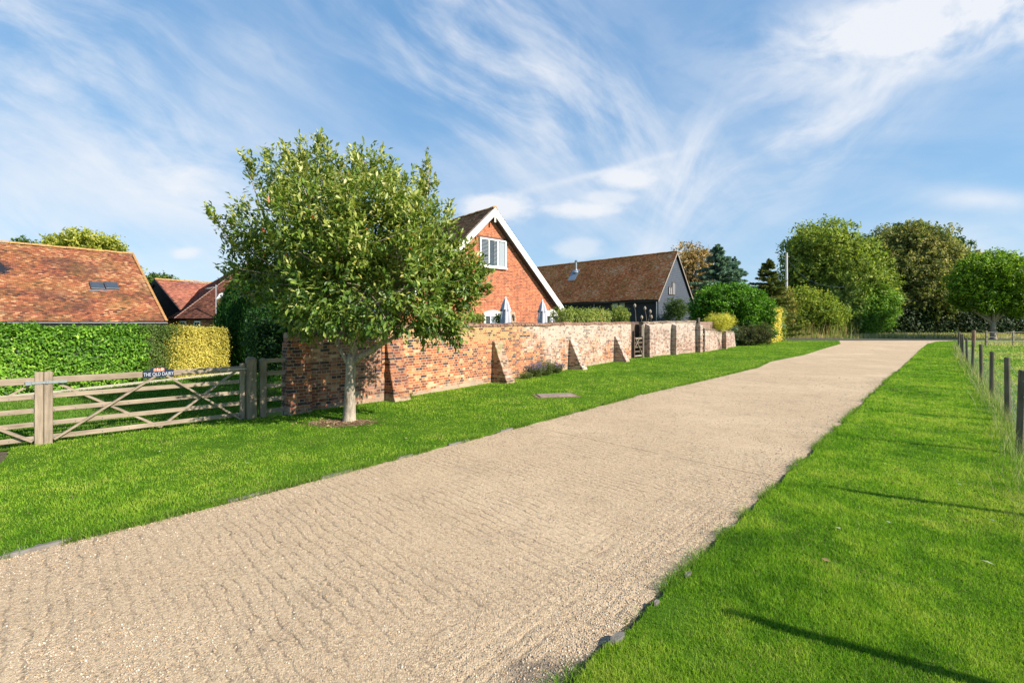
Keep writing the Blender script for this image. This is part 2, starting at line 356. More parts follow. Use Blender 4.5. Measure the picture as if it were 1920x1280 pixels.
def tilemat(name, moss=.4, orange=.25, dark=.3, mosscol=(.16, .14, .035)):
    m, N, b, o = newmat(name); at = N.n('Attribute', attribute_name='Col'); tcn = N.n('TexCoord'); ob = tcn.outputs['Object']
    big = N.noise(ob, .45, 6, .65); mid = N.noise(ob, 2.4, 6, .7); fine = N.noise(ob, 22, 4, .65)
    c = at.outputs['Color']
    c = N.mix(N.m('MULTIPLY', N.step(N.m('ADD', N.m('MULTIPLY', big, .7), N.m('MULTIPLY', mid, .4)), .52, .68), dark), c, (.045, .03, .028))
    c = N.mix(N.m('MULTIPLY', N.step(N.m('ADD', N.m('MULTIPLY', N.noise(ob, .8, 5), .6), N.m('MULTIPLY', fine, .5)), .50, .66), moss), c, mosscol)
    c = N.mix(N.m('MULTIPLY', N.step(N.noise(ob, 9, 6, .75), .56, .7), orange), c, (.52, .27, .10))
    k = N.m('ADD', .62, N.m('MULTIPLY', fine, .76)); c = N.mix(1.0, c, N.vec(k, k, k), 'MULTIPLY')
    N.put(b.inputs['Base Color'], c); b.inputs['Roughness'].default_value = .9; b.inputs['Specular IOR Level'].default_value = .12
    bp = N.n('Bump', {'Strength': .5, 'Distance': .01, 'Height': fine}); N.put(b.inputs['Normal'], bp.outputs[0]); return m
M['tile_left'] = tilemat('old_orange_clay_tiles', .25, .22, .6)
M['tile_far'] = tilemat('plum_red_clay_tiles', .08, .12, .35)
M['tile_house'] = tilemat('brown_mossy_clay_tiles', .35, .4, .25, (.20, .14, .04))
M['tile_barn'] = tilemat('mossy_red_brown_tiles', .30, .5, .06, (.24, .20, .05))
M['ridge'] = plain('lichened_ridge_tiles', (.40, .21, .075), .9, var=.5, scale=4, bump=.5)

# ------------------------------------------------------------------ the setting: ground, drive, verges, road
m, N, b, o = newmat('meadow_ground'); tcn = N.n('TexCoord'); ob = tcn.outputs['Object']
big = N.noise(ob, .22, 5, .6); mid = N.noise(ob, 1.6, 6, .7); fine = N.noise(ob, 30, 4, .7)
c = N.ramp(N.m('ADD', N.m('MULTIPLY', mid, .6), N.m('MULTIPLY', big, .4)), [(.36, (.09, .18, .02)), (.5, (.16, .25, .04)), (.62, (.28, .32, .09)), (.75, (.44, .39, .19))])
k = N.m('ADD', .5, fine); c = N.mix(1.0, c, N.vec(k, k, k), 'MULTIPLY'); N.put(b.inputs['Base Color'], c); b.inputs['Roughness'].default_value = .95
bp = N.n('Bump', {'Strength': .8, 'Distance': .03, 'Height': fine}); N.put(b.inputs['Normal'], bp.outputs[0]); b.inputs['Specular IOR Level'].default_value = .05; M['meadow'] = m
m, N, b, o = newmat('lawn_soil'); tcn = N.n('TexCoord'); ob = tcn.outputs['Object']
big = N.noise(ob, .5, 5, .6); mid = N.noise(ob, 2.6, 6, .7); fine = N.noise(ob, 45, 5, .75)
c = N.ramp(N.m('ADD', N.m('MULTIPLY', mid, .5), N.m('MULTIPLY', big, .5)), [(.35, (.05, .12, .008)), (.55, (.08, .16, .012)), (.72, (.13, .18, .02))])
k = N.m('ADD', .35, N.m('MULTIPLY', fine, 1.2)); c = N.mix(1.0, c, N.vec(k, k, k), 'MULTIPLY'); N.put(b.inputs['Base Color'], c)
b.inputs['Roughness'].default_value = .95; b.inputs['Specular IOR Level'].default_value = .05
bp = N.n('Bump', {'Strength': 1.0, 'Distance': .02, 'Height': fine}); N.put(b.inputs['Normal'], bp.outputs[0]); M['lawn'] = m
DA = math.atan2(.72, .69)     # drive direction
m, N, b, o = newmat('tamped_gravel_concrete'); tcn = N.n('TexCoord'); ob = tcn.outputs['Object']; s = N.sep(ob)
ca, sa = math.cos(DA), math.sin(DA)
al = N.m('ADD', N.m('MULTIPLY', s[0], ca), N.m('MULTIPLY', s[1], sa)); ac = N.m('SUBTRACT', N.m('MULTIPLY', s[1], ca), N.m('MULTIPLY', s[0], sa))
wob = N.noise(ob, .9, 4, .6); wob2 = N.noise(ob, 5.0, 3, .6)
ph = N.m('ADD', N.m('MULTIPLY', al, 66.0), N.m('ADD', N.m('MULTIPLY', wob, 14.0), N.m('ADD', N.m('MULTIPLY', wob2, 5.0), N.m('MULTIPLY', N.noise(ob, 22.0, 3, .7), 3.2))))
rn_ = N.noise(N.vec(N.m('ADD', N.m('MULTIPLY', al, 17.0), N.m('MULTIPLY', wob, 5.0)), N.m('MULTIPLY', ac, 1.7), 3.0), 1.0, 3, .55)
ridn = N.m('MINIMUM', N.m('ABSOLUTE', N.m('MULTIPLY', N.m('SUBTRACT', rn_, .5), 5.0)), 1.0)
sn_ = N.m('MULTIPLY', N.m('ADD', N.m('SINE', ph), 1.0), .5); rid = N.m('SUBTRACT', 1.0, N.m('POWER', sn_, 5.0)); rid = N.m('MULTIPLY', rid, N.m('ADD', .6, N.m('MULTIPLY', ridn, .4)))
patch = N.m('ADD', .35, N.m('MULTIPLY', N.step(N.noise(ob, .8, 5, .6), .40, .58), .65))
ph2 = N.m('ADD', N.m('MULTIPLY', ac, 62.0), N.m('ADD', N.m('MULTIPLY', wob, 8.0), N.m('MULTIPLY', N.noise(ob, 14.0, 3, .7), 4.0))); rid2 = N.m('POWER', N.m('MULTIPLY', N.m('ADD', N.m('SINE', ph2), 1.0), .5), 3.0)
edge = N.m('MULTIPLY', N.m('MULTIPLY', N.m('SUBTRACT', 1.0, N.step(ac, 1.7, 2.6)), N.m('SUBTRACT', 1.0, N.step(al, 3.6, 6.5))), N.step(N.noise(ob, 1.4, 5, .7), .36, .60))   # longitudinal scraping towards the right-hand side
vo = N.n('TexVoronoi', {'Vector': ob, 'Scale': 95.0, 'Randomness': 1.0}); vcol = N.sep(vo.outputs['Color'])
vo2 = N.n('TexVoronoi', {'Vector': ob, 'Scale': 190.0, 'Randomness': 1.0}); v2 = N.sep(vo2.outputs['Color'])
cpb = N.ramp(vcol[0], [(0, (.16, .115, .08)), (.14, (.30, .22, .155)), (.4, (.43, .335, .24)), (.7, (.50, .40, .29)), (.86, (.50, .34, .19)), (.93, (.66, .57, .46)), (1, (.25, .20, .17))])
cpb2 = N.ramp(v2[1], [(0, (.22, .165, .12)), (.3, (.40, .31, .225)), (.8, (.50, .41, .30)), (1, (.60, .50, .38))])
c = N.mix(.5, cpb, cpb2)
bigv = N.noise(ob, .35, 5, .6); midv = N.noise(ob, 3.0, 6, .7)
c = N.mix(N.m('MULTIPLY', N.step(midv, .48, .7), .35), c, (.36, .27, .19))
c = N.mix(N.m('MULTIPLY', N.step(bigv, .45, .7), .45), c, (.56, .46, .34))
gsp = N.step(N.noise(ob, 14, 5, .75), .60, .70); c = N.mix(N.m('MULTIPLY', gsp, .5), c, (.15, .11, .085))
str_ = N.noise(N.vec(N.m('MULTIPLY', al, 22), N.m('MULTIPLY', ac, 4.5)), 1.0, 6, .75, .5); c = N.mix(N.m('MULTIPLY', N.step(str_, .56, .70), .55), c, (.19, .14, .10))
c = N.mix(1.0, c, (1.33, 1.25, 1.11), 'MULTIPLY')
bl_ = N.m('MULTIPLY', N.step(N.noise(ob, 2.2, 7, .75), .57, .70), N.step(N.noise(ob, 50, 3, .7), .42, .58)); c = N.mix(N.m('MULTIPLY', bl_, .55), c, (.17, .125, .085))
rd = N.m('MULTIPLY', N.m('SUBTRACT', N.m('SUBTRACT', 1.0, N.m('MULTIPLY', edge, .8)), N.step(rid, .0, .22), clamp=True), N.m('MULTIPLY', patch, N.step(N.noise(ob, 6, 4, .7), .35, .65))); c = N.mix(N.m('MULTIPLY', rd, .80), c, (.17, .125, .088))
sm_ = N.m('MULTIPLY', N.step(N.noise(ob, 1.15, 7, .72), .50, .66), .22); c = N.mix(sm_, c, (.27, .205, .145))
gp_ = N.m('MULTIPLY', N.m('POWER', rid2, 3.0), N.m('MULTIPLY', edge, N.step(N.noise(ob, 3.0, 4, .7), .40, .60))); c = N.mix(N.m('MULTIPLY', gp_, .6), c, (.13, .095, .068))
fl_ = N.m('MULTIPLY', N.step(N.noise(ob, 30, 5, .78), .565, .62), N.m('ADD', .35, N.m('MULTIPLY', N.step(N.noise(ob, 1.9, 5, .7), .40, .62), .65))); c = N.mix(N.m('MULTIPLY', fl_, .72), c, (.13, .095, .065))
wx = N.m('DIVIDE', N.m('SUBTRACT', s[0], .2), .42); wy = N.m('DIVIDE', N.m('SUBTRACT', s[1], 2.42), .22); wet = N.m('EXPONENT', N.m('MULTIPLY', N.m('ADD', N.m('MULTIPLY', wx, wx), N.m('MULTIPLY', wy, wy)), -1.0)); c = N.mix(N.m('MULTIPLY', N.step(N.m('ADD', wet, N.m('MULTIPLY', N.m('SUBTRACT', N.noise(ob, 8, 4), .5), .8)), .45, .8), .65), c, (.13, .105, .085))
jt = N.m('ABSOLUTE', N.m('SUBTRACT', N.m('FRACT', N.m('ADD', N.m('MULTIPLY', N.m('ADD', al, N.m('MULTIPLY', N.noise(ob, 5, 5, .7), .12)), .1), -.130)), .5)); jl = N.m('MULTIPLY', N.m('SUBTRACT', 1.0, N.step(jt, .0, .0019)), N.step(N.noise(ob, 2.5, 3), .32, .5)); c = N.mix(N.m('MULTIPLY', jl, .75), c, (.10, .075, .05))
N.put(b.inputs['Base Color'], c); b.inputs['Roughness'].default_value = .9; b.inputs['Specular IOR Level'].default_value = .15
h = N.m('ADD', N.m('MULTIPLY', rid, N.m('MULTIPLY', N.m('MULTIPLY', patch, 1.7), N.m('SUBTRACT', 1.0, N.m('MULTIPLY', edge, .75)))), N.m('ADD', N.m('MULTIPLY', N.noise(ob, 26, 5, .8), 3.0), N.m('MULTIPLY', vo.outputs['Distance'], -1.0)))
h = N.m('ADD', h, N.m('MULTIPLY', rid2, N.m('MULTIPLY', edge, -.9)))
bp = N.n('Bump', {'Strength': .85, 'Distance': .012, 'Height': h}); N.put(b.inputs['Normal'], bp.outputs[0]); M['drive'] = m
M['asphalt'] = plain('asphalt', (.055, .052, .05), .85, var=.2, scale=2, bump=.3)
M['path'] = plain('pale_path_gravel', (.55, .48, .36), .9, var=.15, scale=8, bump=.4)
M['soil'] = plain('bare_soil', (.17, .11, .065), .95, var=.5, scale=9, bump=.9)

def sheet(name, poly, z, mat, label=None, kind='structure'):
    me = bpy.data.meshes.new(name); me.from_pydata([(x, y, z) for x, y in poly], [], [tuple(range(len(poly)))]); me.update()
    o_ = link(name, me, mat); return tag(o_, label, None, None, kind)
gnd = sheet('ground', [(-900, -60), (900, -60), (900, 1500), (-900, 1500)], 0.0, M['meadow'])

LE = [(-5.2, 2.75), (-4.15, 3.62), (-3.35, 4.45), (-2.55, 5.3), (-1.2, 6.8), (.15, 8.3), (1.75, 10.1), (3.4, 12.0), (6.9, 15.6), (10.4, 19.3), (12.3, 21.9), (17.2, 26.8), (23.0, 33.5), (29.2, 40.5), (33.8, 47.0), (34.2, 47.8)]
REe = [(-1.78, .2), (-.72, 1.3), (.34, 2.4), (1.40, 3.5), (2.455, 4.6), (4.38, 6.6), (4.84, 7.08), (7.55, 9.9), (10.2, 12.7), (14.55, 17.2), (20.7, 23.6), (29.1, 32.4), (37.0, 40.5), (42.0, 45.0), (47.0, 47.8)]
drive_poly = [(-16, -8), (0, -8)]+[(x+.5, y-.35) for x, y in REe]+[(50, 48.5), (30, 48.5)]+[(x-.5, y+.35) for x, y in LE[4:][::-1]]+[(-4.5, 6.3), (-6.6, 7.4), (-9.6, 4.8), (-16, 0)]
sheet('driveway', drive_poly, .006, M['drive'])
sheet('road', [(28, 48.6), (300, 48.6), (300, 54.5), (40, 54.5), (22, 66), (0, 95), (-5, 92), (14, 62)], .012, M['asphalt'])

rng = np.random.default_rng(7)
def rag(poly, amp, stepl=.25, seed=0):
    out = []; n = len(poly)
    for i in range(n):
        a = np.array(poly[i]); b_ = np.array(poly[(i+1) % n]); L = np.linalg.norm(b_-a); k = max(1, int(L/stepl))
        for j in range(k):
            p = a+(b_-a)*j/k; out.append(p)
    out = np.array(out); nx = vnoise(out[:, 0]*2.3, out[:, 1]*2.3, seed); ny = vnoise(out[:, 0]*2.3+50, out[:, 1]*2.3, seed+3)
    n2_ = vnoise(out[:, 0]*11, out[:, 1]*11, seed+8); out[:, 0] += (nx-.5)*amp*2+(n2_-.5)*amp*1.1; out[:, 1] += (ny-.5)*amp*2-(n2_-.5)*amp*1.1
    return [tuple(p) for p in out]
W1a = (-4.57, 9.28); W1b = (-3.03, 10.93); W2b = (6.19, 23.68); W3a = (7.1, 24.64); W3b = (11.7, 28.85); W4a = (12.36, 29.2); W4b = (17.2, 35.3)
LV = LE[1:]+[(33, 48.0), (28, 48.4), (24, 47), (20, 41), (18.0, 36.2), W4b, W4a, W3b, W3a, W2b, W1b, W1a, (-5.1, 8.9), (-7.35, 7.1), (-7.45, 6.8), (-6.55, 5.75), (-5.25, 4.5)]
RV = [(12, -6), (-1.2, -6)]+REe+[(47.5, 48.1), (37.2, 37.2), (36.2, 37.6)][:1]+[(36.6, 37.0), (20.3, 20.4), (9.6, 8.7), (5.2, 4.2), (1.0, -.2)]
LVr = rag(LV, .05, .07, 1); RVr = rag(RV, .03, .06, 2)
def verge(name, poly, z):
    me = bpy.data.meshes.new(name); n = len(poly)
    me.from_pydata([(x, y, z) for x, y in poly]+[(x, y, -.02) for x, y in poly], [], [tuple(range(n))]+[(i, (i+1) % n, (i+1) % n+n, i+n) for i in range(n)])
    me.update(); o_ = link(name, me, M['lawn']); return tag(o_, None, None, None, 'structure')
verge('left_grass_verge', LVr, .035); verge('right_grass_verge', RVr, .035)
sheet('garden_lawn', [(-20, 4), (-8.1, 6.1), (-5.2, 8.85), (-4.9, 12), (-8.5, 17.5), (-10.3, 16.6), (-12.4, 11.7), (-16, 4)], .02, M['lawn'])
sheet('garden_path', [(-16.2, 5.0), (-12.25, 11.5), (-10.0, 16.9), (-8.5, 20.0), (-9.3, 20.5), (-10.75, 17.2), (-13.0, 11.9), (-17, 5.2)], .026, M['path'])

# ------------------------------------------------------------------ grass blades
def blades(name, poly, n_target, K, Zmin, Zmax, hgt, label, mat='grass', seed=1, pal=None, base_z=.03, wid=.0032, pmin=-200, pmax=2150, bare=None, dmax=7000, zsc=.18, lean=.5):
    r = np.random.default_rng(seed)
    # sample Z with p ~ 1/Z , X across frame => density ~ 1/Z^2
    n = n_target; Zs = Zmin*np.exp(r.random(n)*math.log(Zmax/Zmin)); px = r.uniform(pmin, pmax, n)
    X = (px-CX)/F*Zs
    Pn = inpoly(X, Zs, poly); X = X[Pn]; Zs = Zs[Pn]
    if bare is not None:
        kp = r.random(len(X)) > bare(X, Zs); X = X[kp]; Zs = Zs[kp]
    n = len(X); sc = np.maximum(Zs/3.0, .8)
    hn = vnoise(X*1.3, Zs*1.3, seed+5); tuft = vnoise(X*7, Zs*7, seed+9, 2)
    h = hgt*(.5+.85*r.random(n))*(.5+.9*hn)*(.72+.55*tuft)*(1+zsc*np.minimum(sc-1, 5)*.35)
    wd = wid*sc*(.7+.6*r.random(n)); th = r.random(n)*2*np.pi
    dx = np.cos(th); dy = np.sin(th); ln = h*lean*(.2+1.3*r.random(n)); la = r.random(n)*2*np.pi
    lx = np.cos(la)*ln; ly = np.sin(la)*ln
    V = np.empty((n, 5, 3), np.float32); z0 = base_z-.004
    V[:, 0] = np.stack([X-dx*wd/2, Zs-dy*wd/2, np.full(n, z0)], 1); V[:, 1] = np.stack([X+dx*wd/2, Zs+dy*wd/2, np.full(n, z0)], 1)
    mx = X+lx*.35; my = Zs+ly*.35; mz = z0+h*.6
    V[:, 2] = np.stack([mx+dx*wd*.4, my+dy*wd*.4, mz], 1); V[:, 3] = np.stack([mx-dx*wd*.4, my-dy*wd*.4, mz], 1)
    V[:, 4] = np.stack([X+lx, Zs+ly, z0+h*(1-.25*np.minimum(ln/h, 1))], 1)
    b0 = np.arange(n)[:, None]*5; Fc = np.concatenate([b0+np.array([0, 1, 2]), b0+np.array([0, 2, 3]), b0+np.array([3, 2, 4])], 0)
    pal = np.array(pal); t = np.clip((vnoise(X*.55, Zs*.55, seed+2)-.5)*.85+(vnoise(X*3.1, Zs*3.1, seed+4)-.5)*.9+(tuft-.5)*.5+.52+r.normal(0, .17, n), 0, .999)*(len(pal)-1)
    i = t.astype(int); f = (t-i)[:, None]; c = pal[i]*(1-f)+pal[i+1]*f
    c *= (.75+.5*r.random(n))[:, None]
    dry = r.random(n) < .02+.10*np.clip((vnoise(X*1.7+9, Zs*1.7, seed+6)-.58)*6, 0, 1); c[dry] = np.array([.32, .30, .12])*(.7+.6*r.random(dry.sum()))[:, None]
    cc = np.repeat(c, 5, 0)
    ob_ = npmesh(name, V, Fc, M[mat], None, cc); return tag(ob_, label, None, None, 'stuff')
GP = [(.06, .155, .010), (.115, .25, .014), (.18, .335, .020), (.275, .41, .035), (.38, .45, .07)]
def bareL(X, Z):
    b_ = np.zeros(len(X))
    for cx_, cz_, rx, rz, am in [(-3.13, 8.5, .62, .38, .97), (-.9, 6.95, .9, .28, .8), (.35, 8.35, .5, .25, .6), (-2.0, 6.2, .3, .15, .5), (1.05, 11.55, .45, .22, 1.0), (-6.6, 6.0, .5, .8, .6), (1.4, 13.2, .7, .3, .35)]:
        b_ = np.maximum(b_, am*np.exp(-(((X-cx_)/rx)**2+((Z-cz_)/rz)**2)**1.5))
    return b_
blades('left_verge_grass', LVr, 900000, 1, 3.4, 48, .034, 'short green mown grass on the verge beneath the brick wall', seed=11, pal=GP, bare=bareL, pmax=1750)
blades('right_verge_grass', RVr, 1250000, 1, 1.55, 48, .036, 'lush green mown grass between drive and wire fence', seed=12, pal=GP, pmin=900, pmax=2000, bare=lambda X, Z: .8*np.exp(-(((X-1.15)/.28)**2+((Z-2.95)/.2)**2))+.7*np.exp(-(((X-1.0)/.12)**2+((Z-2.55)/.2)**2)))
blades('garden_lawn_grass', [(-20, 4), (-8.1, 6.3), (-5.2, 8.95), (-4.9, 12), (-8.5, 17.3), (-10.3, 16.4), (-12.4, 11.5), (-16, 4)], 150000, 1, 6, 18, .05, 'grass of the garden lawn behind the five-bar gates', seed=13, pal=[(.05, .16, .01), (.08, .21, .015), (.13, .25, .03), (.17, .27, .04)], base_z=.02, pmin=-100, pmax=560)
FIELD = [(1.2, -.9), (9.9, 8.6), (20.6, 20.4), (36.8, 36.9), (60, 44), (90, 46), (90, 8)]
blades('paddock_grass', FIELD, 700000, 1, 5, 46, .10, 'rough pale paddock grass beyond the wire fence', seed=14, pal=[(.08, .20, .02), (.15, .29, .03), (.24, .37, .06), (.38, .42, .13), (.52, .47, .22)], base_z=.0, pmin=1780, pmax=2900, wid=.006, lean=.8)

def tallgrass(name, pts, hgt, label, seed, pal, w0=.008, spread=.15, lean=.35, seg=3):
    r = np.random.default_rng(seed); pts = np.array(pts); n = len(pts)
    X = pts[:, 0]+r.normal(0, spread, n); Y = pts[:, 1]+r.normal(0, spread, n); sc = np.maximum(Y/9.0, .6)
    h = hgt*(.4+.9*r.random(n)); th = r.random(n)*2*np.pi; la = r.random(n)*2*np.pi; ln = h*lean*(.2+1.2*r.random(n))
    dx, dy = np.cos(th), np.sin(th); lx, ly = np.cos(la)*ln, np.sin(la)*ln; wd = w0*sc*(.5+.8*r.random(n))
    V = np.empty((n, 7, 3), np.float32)
    for j, (t, ww) in enumerate([(0, 1), (.45, .8), (.8, .5)]):
        cx_ = X+lx*t**1.8; cy_ = Y+ly*t**1.8; cz_ = h*t
        V[:, 2*j] = np.stack([cx_-dx*wd*ww/2, cy_-dy*wd*ww/2, cz_], 1); V[:, 2*j+1] = np.stack([cx_+dx*wd*ww/2, cy_+dy*wd*ww/2, cz_], 1)
    V[:, 6] = np.stack([X+lx, Y+ly, h*(1-.15*ln/h)], 1)
    b0 = np.arange(n)[:, None]*7
    Fc = np.concatenate([b0+np.array(a) for a in ([0, 1, 3], [0, 3, 2], [2, 3, 5], [2, 5, 4], [4, 5, 6])], 0)
    pal = np.array(pal); c = pal[r.integers(0, len(pal), n)]*(.7+.6*r.random(n))[:, None]
    return tag(npmesh(name, V, Fc, M['straw'], None, np.repeat(c, 7, 0)), label, None, None, 'stuff')
STRAW = [(.62, .48, .26), (.52, .43, .2), (.30, .32, .12), (.16, .24, .05), (.55, .47, .30)]
POSTS = [(3.0, 2.03), (5.1, 4.3), (7.2, 6.46), (9.42, 8.65), (11.66, 11.06), (14.55, 14.1), (17.4, 17.2), (20.2, 20.2), (23.0, 23.2), (25.8, 26.1), (28.6, 29.0), (31.3, 31.9), (34.0, 34.7), (36.4, 37.0)]
def along(poly, n, r):
    poly = np.array(poly); seg = np.diff(poly, axis=0); L = np.linalg.norm(seg, axis=1); k = r.choice(len(L), n, p=L/L.sum()); t = r.random(n)[:, None]
    return poly[k]+seg[k]*t
r0 = np.random.default_rng(3)
fp = along(POSTS, 9000, r0); fp = fp[r0.random(len(fp)) < np.clip(7/np.maximum(fp[:, 1], 3), .25, 1)]
tallgrass('fence_line_grass', fp, .42, 'tall unmown grass growing along the foot of the wire fence', 21, [(.10, .20, .03), (.16, .25, .05), (.30, .32, .12), (.44, .38, .2), (.07, .17, .02), (.5, .44, .28)], .005, .13, .55)
far = np.stack([r0.uniform(24, 64, 16000), 55.5+r0.random(16000)**1.3*6], 1)
tallgrass('roadside_dry_grass', far, .55, 'tall dry straw coloured grass along the far side of the road', 22, STRAW, .007, .3, .3)
clp = np.array([[31.6, 56.5]]*500+[[40.0, 57.0]]*500+[[34.5, 57.0]]*500+[[36.4, 56.5]]*200); clp = clp+r0.normal(0, .9, clp.shape)
tallgrass('tall_reed_clumps', clp, 1.9, 'tall yellowing grass clumps in front of the trees across the road', 23, [(.52, .36, .20), (.40, .36, .14), (.28, .33, .09), (.2, .28, .06)], .007, .3, .3)
pd = np.stack([r0.uniform(38, 62, 6000), r0.uniform(33, 39.5, 6000)], 1); pd = pd[pd[:, 0] > pd[:, 1]+.8]
tallgrass('paddock_edge_dry_grass', pd, .42, 'pale dry grass at the paddock edge beneath the round tree', 24, STRAW, .006, .2, .4)

# loose gravel and leaf litter
def pebbles(name, n, poly, Zmin, Zmax, size, label, seed, edge_fn=None, z=.006):
    r = np.random.default_rng(seed); Z = Zmin*np.exp(r.random(n)*math.log(Zmax/Zmin)); X = (r.uniform(-100, 1950, n)-CX)/F*Z
    k = inpoly(X, Z, poly)
    if edge_fn is not None: k &= r.random(n) < edge_fn(X, Z)
    X = X[k]; Z = Z[k]; n = len(X); s_ = size*(.5+r.random(n))*(1+.10*np.maximum(Z-3, 0))
    base = np.array([(1, 0, 0), (0, 1, 0), (-1, 0, 0), (0, -1, 0), (0, 0, .7), (0, 0, -.4)])
    a = r.random(n)*6.28; ca_, sa_ = np.cos(a), np.sin(a); V = np.empty((n, 6, 3), np.float32)
    st = r.uniform(.6, 1.1, (n, 3)); jit = r.normal(0, .12, (n, 6, 3))
    b_ = base[None]*st[:, None]+jit
    V[:, :, 0] = (b_[:, :, 0]*ca_[:, None]-b_[:, :, 1]*sa_[:, None])*s_[:, None]+X[:, None]
    V[:, :, 1] = (b_[:, :, 0]*sa_[:, None]+b_[:, :, 1]*ca_[:, None])*s_[:, None]+Z[:, None]
    V[:, :, 2] = b_[:, :, 2]*s_[:, None]+z+s_[:, None]*.25
    Fc = np.concatenate([np.arange(n)[:, None]*6+np.array(f) for f in ([0, 1, 4], [1, 2, 4], [2, 3, 4], [3, 0, 4], [1, 0, 5], [2, 1, 5], [3, 2, 5], [0, 3, 5])], 0)
    pal = np.array([(.50, .39, .28), (.42, .33, .24), (.55, .46, .35), (.48, .31, .17), (.30, .23, .17), (.60, .52, .42), (.22, .18, .15)])
    c = pal[r.integers(0, len(pal), n)]*(.8+.4*r.random(n))[:, None]
    return tag(npmesh(name, V, Fc, M['pebble'], None, np.repeat(c, 6, 0)), label, None, None, 'stuff')
m, N, b, o = newmat('pebble'); at = N.n('Attribute', attribute_name='Col'); N.put(b.inputs['Base Color'], at.outputs['Color']); b.inputs['Roughness'].default_value = .75; M['pebble'] = m
def dist_line(X, Z, line):
    d = np.full(X.shape, 99.)
    for (x0, y0), (x1, y1) in zip(line[:-1], line[1:]):
        L2 = (x1-x0)**2+(y1-y0)**2; t = np.clip(((X-x0)*(x1-x0)+(Z-y0)*(y1-y0))/L2, 0, 1); d = np.minimum(d, np.hypot(X-x0-t*(x1-x0), Z-y0-t*(y1-y0)))
    return d
def edgep(X, Z):
    d = np.minimum(dist_line(X, Z, REe), dist_line(X, Z, LE)); pt = vnoise(X*1.5, Z*1.5, 77)
    return np.clip(np.exp(-(d/.35)**2)+.16+.5*np.clip((pt-.55)*5, 0, 1), 0, 1)
ef = along([p for p in REe if p[1] < 20], 26000, r0); ef2 = along([p for p in LE if 3 < p[1] < 22], 24000, r0); ef = np.concatenate([ef[r0.random(len(ef)) < np.clip(5/ef[:, 1], 0, 1)]+[-.015, .015], ef2[r0.random(len(ef2)) < np.clip(7/ef2[:, 1], 0, 1)]+[.015, -.015]])
k_ = vnoise(ef[:, 0]*3, ef[:, 1]*3, 91) > np.where(np.arange(len(ef)) < (len(ef)*.45), .50, .44); M_straw = M['straw']; M['straw'] = M['grass']
tallgrass('verge_fringe_grass', ef[k_], .085, 'longer untrimmed grass hanging over both edges of the drive', 25, [(.08, .2, .01), (.14, .28, .02), (.2, .34, .03), (.3, .36, .08), (.05, .13, .01)], .006, .03, .9); M['straw'] = M_straw
pebbles('loose_gravel', 120000, drive_poly, 2.2, 16, .0058, 'loose buff gravel scattered over the drive and thick at its edges', 31, edgep)
m, N, b, o = newmat('mossy_edge_soil'); tcn = N.n('TexCoord'); ob = tcn.outputs['Object']
N.put(b.inputs['Base Color'], N.ramp(N.noise(ob, 9, 6, .75), [(.35, (.035, .026, .017)), (.48, (.08, .055, .032)), (.58, (.10, .10, .03)), (.72, (.24, .17, .11))])); b.inputs['Roughness'].default_value = .95
bp = N.n('Bump', {'Strength': 1.0, 'Distance': .02, 'Height': N.noise(ob, 40, 5, .7)}); N.put(b.inputs['Normal'], bp.outputs[0]); M['edge'] = m
def edge_strip(name, line, w0, w1, seed, side):
    pts = np.concatenate([np.linspace(a_0, b_0, max(2, int(math.dist(a_0, b_0)/.05)), endpoint=False) for a_0, b_0 in zip(line[:-1], line[1:])])
    d = np.gradient(pts, axis=0); d /= np.linalg.norm(d, axis=1)[:, None]+1e-9; nrm = np.stack([-d[:, 1], d[:, 0]], 1)*side
    n1 = vnoise(pts[:, 0]*2.5, pts[:, 1]*2.5, seed); n2 = vnoise(pts[:, 0]*13, pts[:, 1]*13, seed+4)-.5
    a = pts+nrm*(w0+w1*(n1*1.3-.35)+.05*n2)[:, None]; b_ = pts-nrm*.12
    V = np.concatenate([np.c_[a, np.full(len(a), .0085)], np.c_[b_, np.full(len(a), .022)]]); n = len(a)
    Fc = np.array([(i, i+1, n+i+1, n+i) for i in range(n-1)]); o_ = npmesh(name, V, Fc, M['edge']); tag(o_, None, None, None, 'structure')
edge_strip('right_verge_soil_edge', REe[:11], .038, .05, 5, 1)
edge_strip('left_verge_soil_edge', LE[:12], .0, .07, 6, -1)

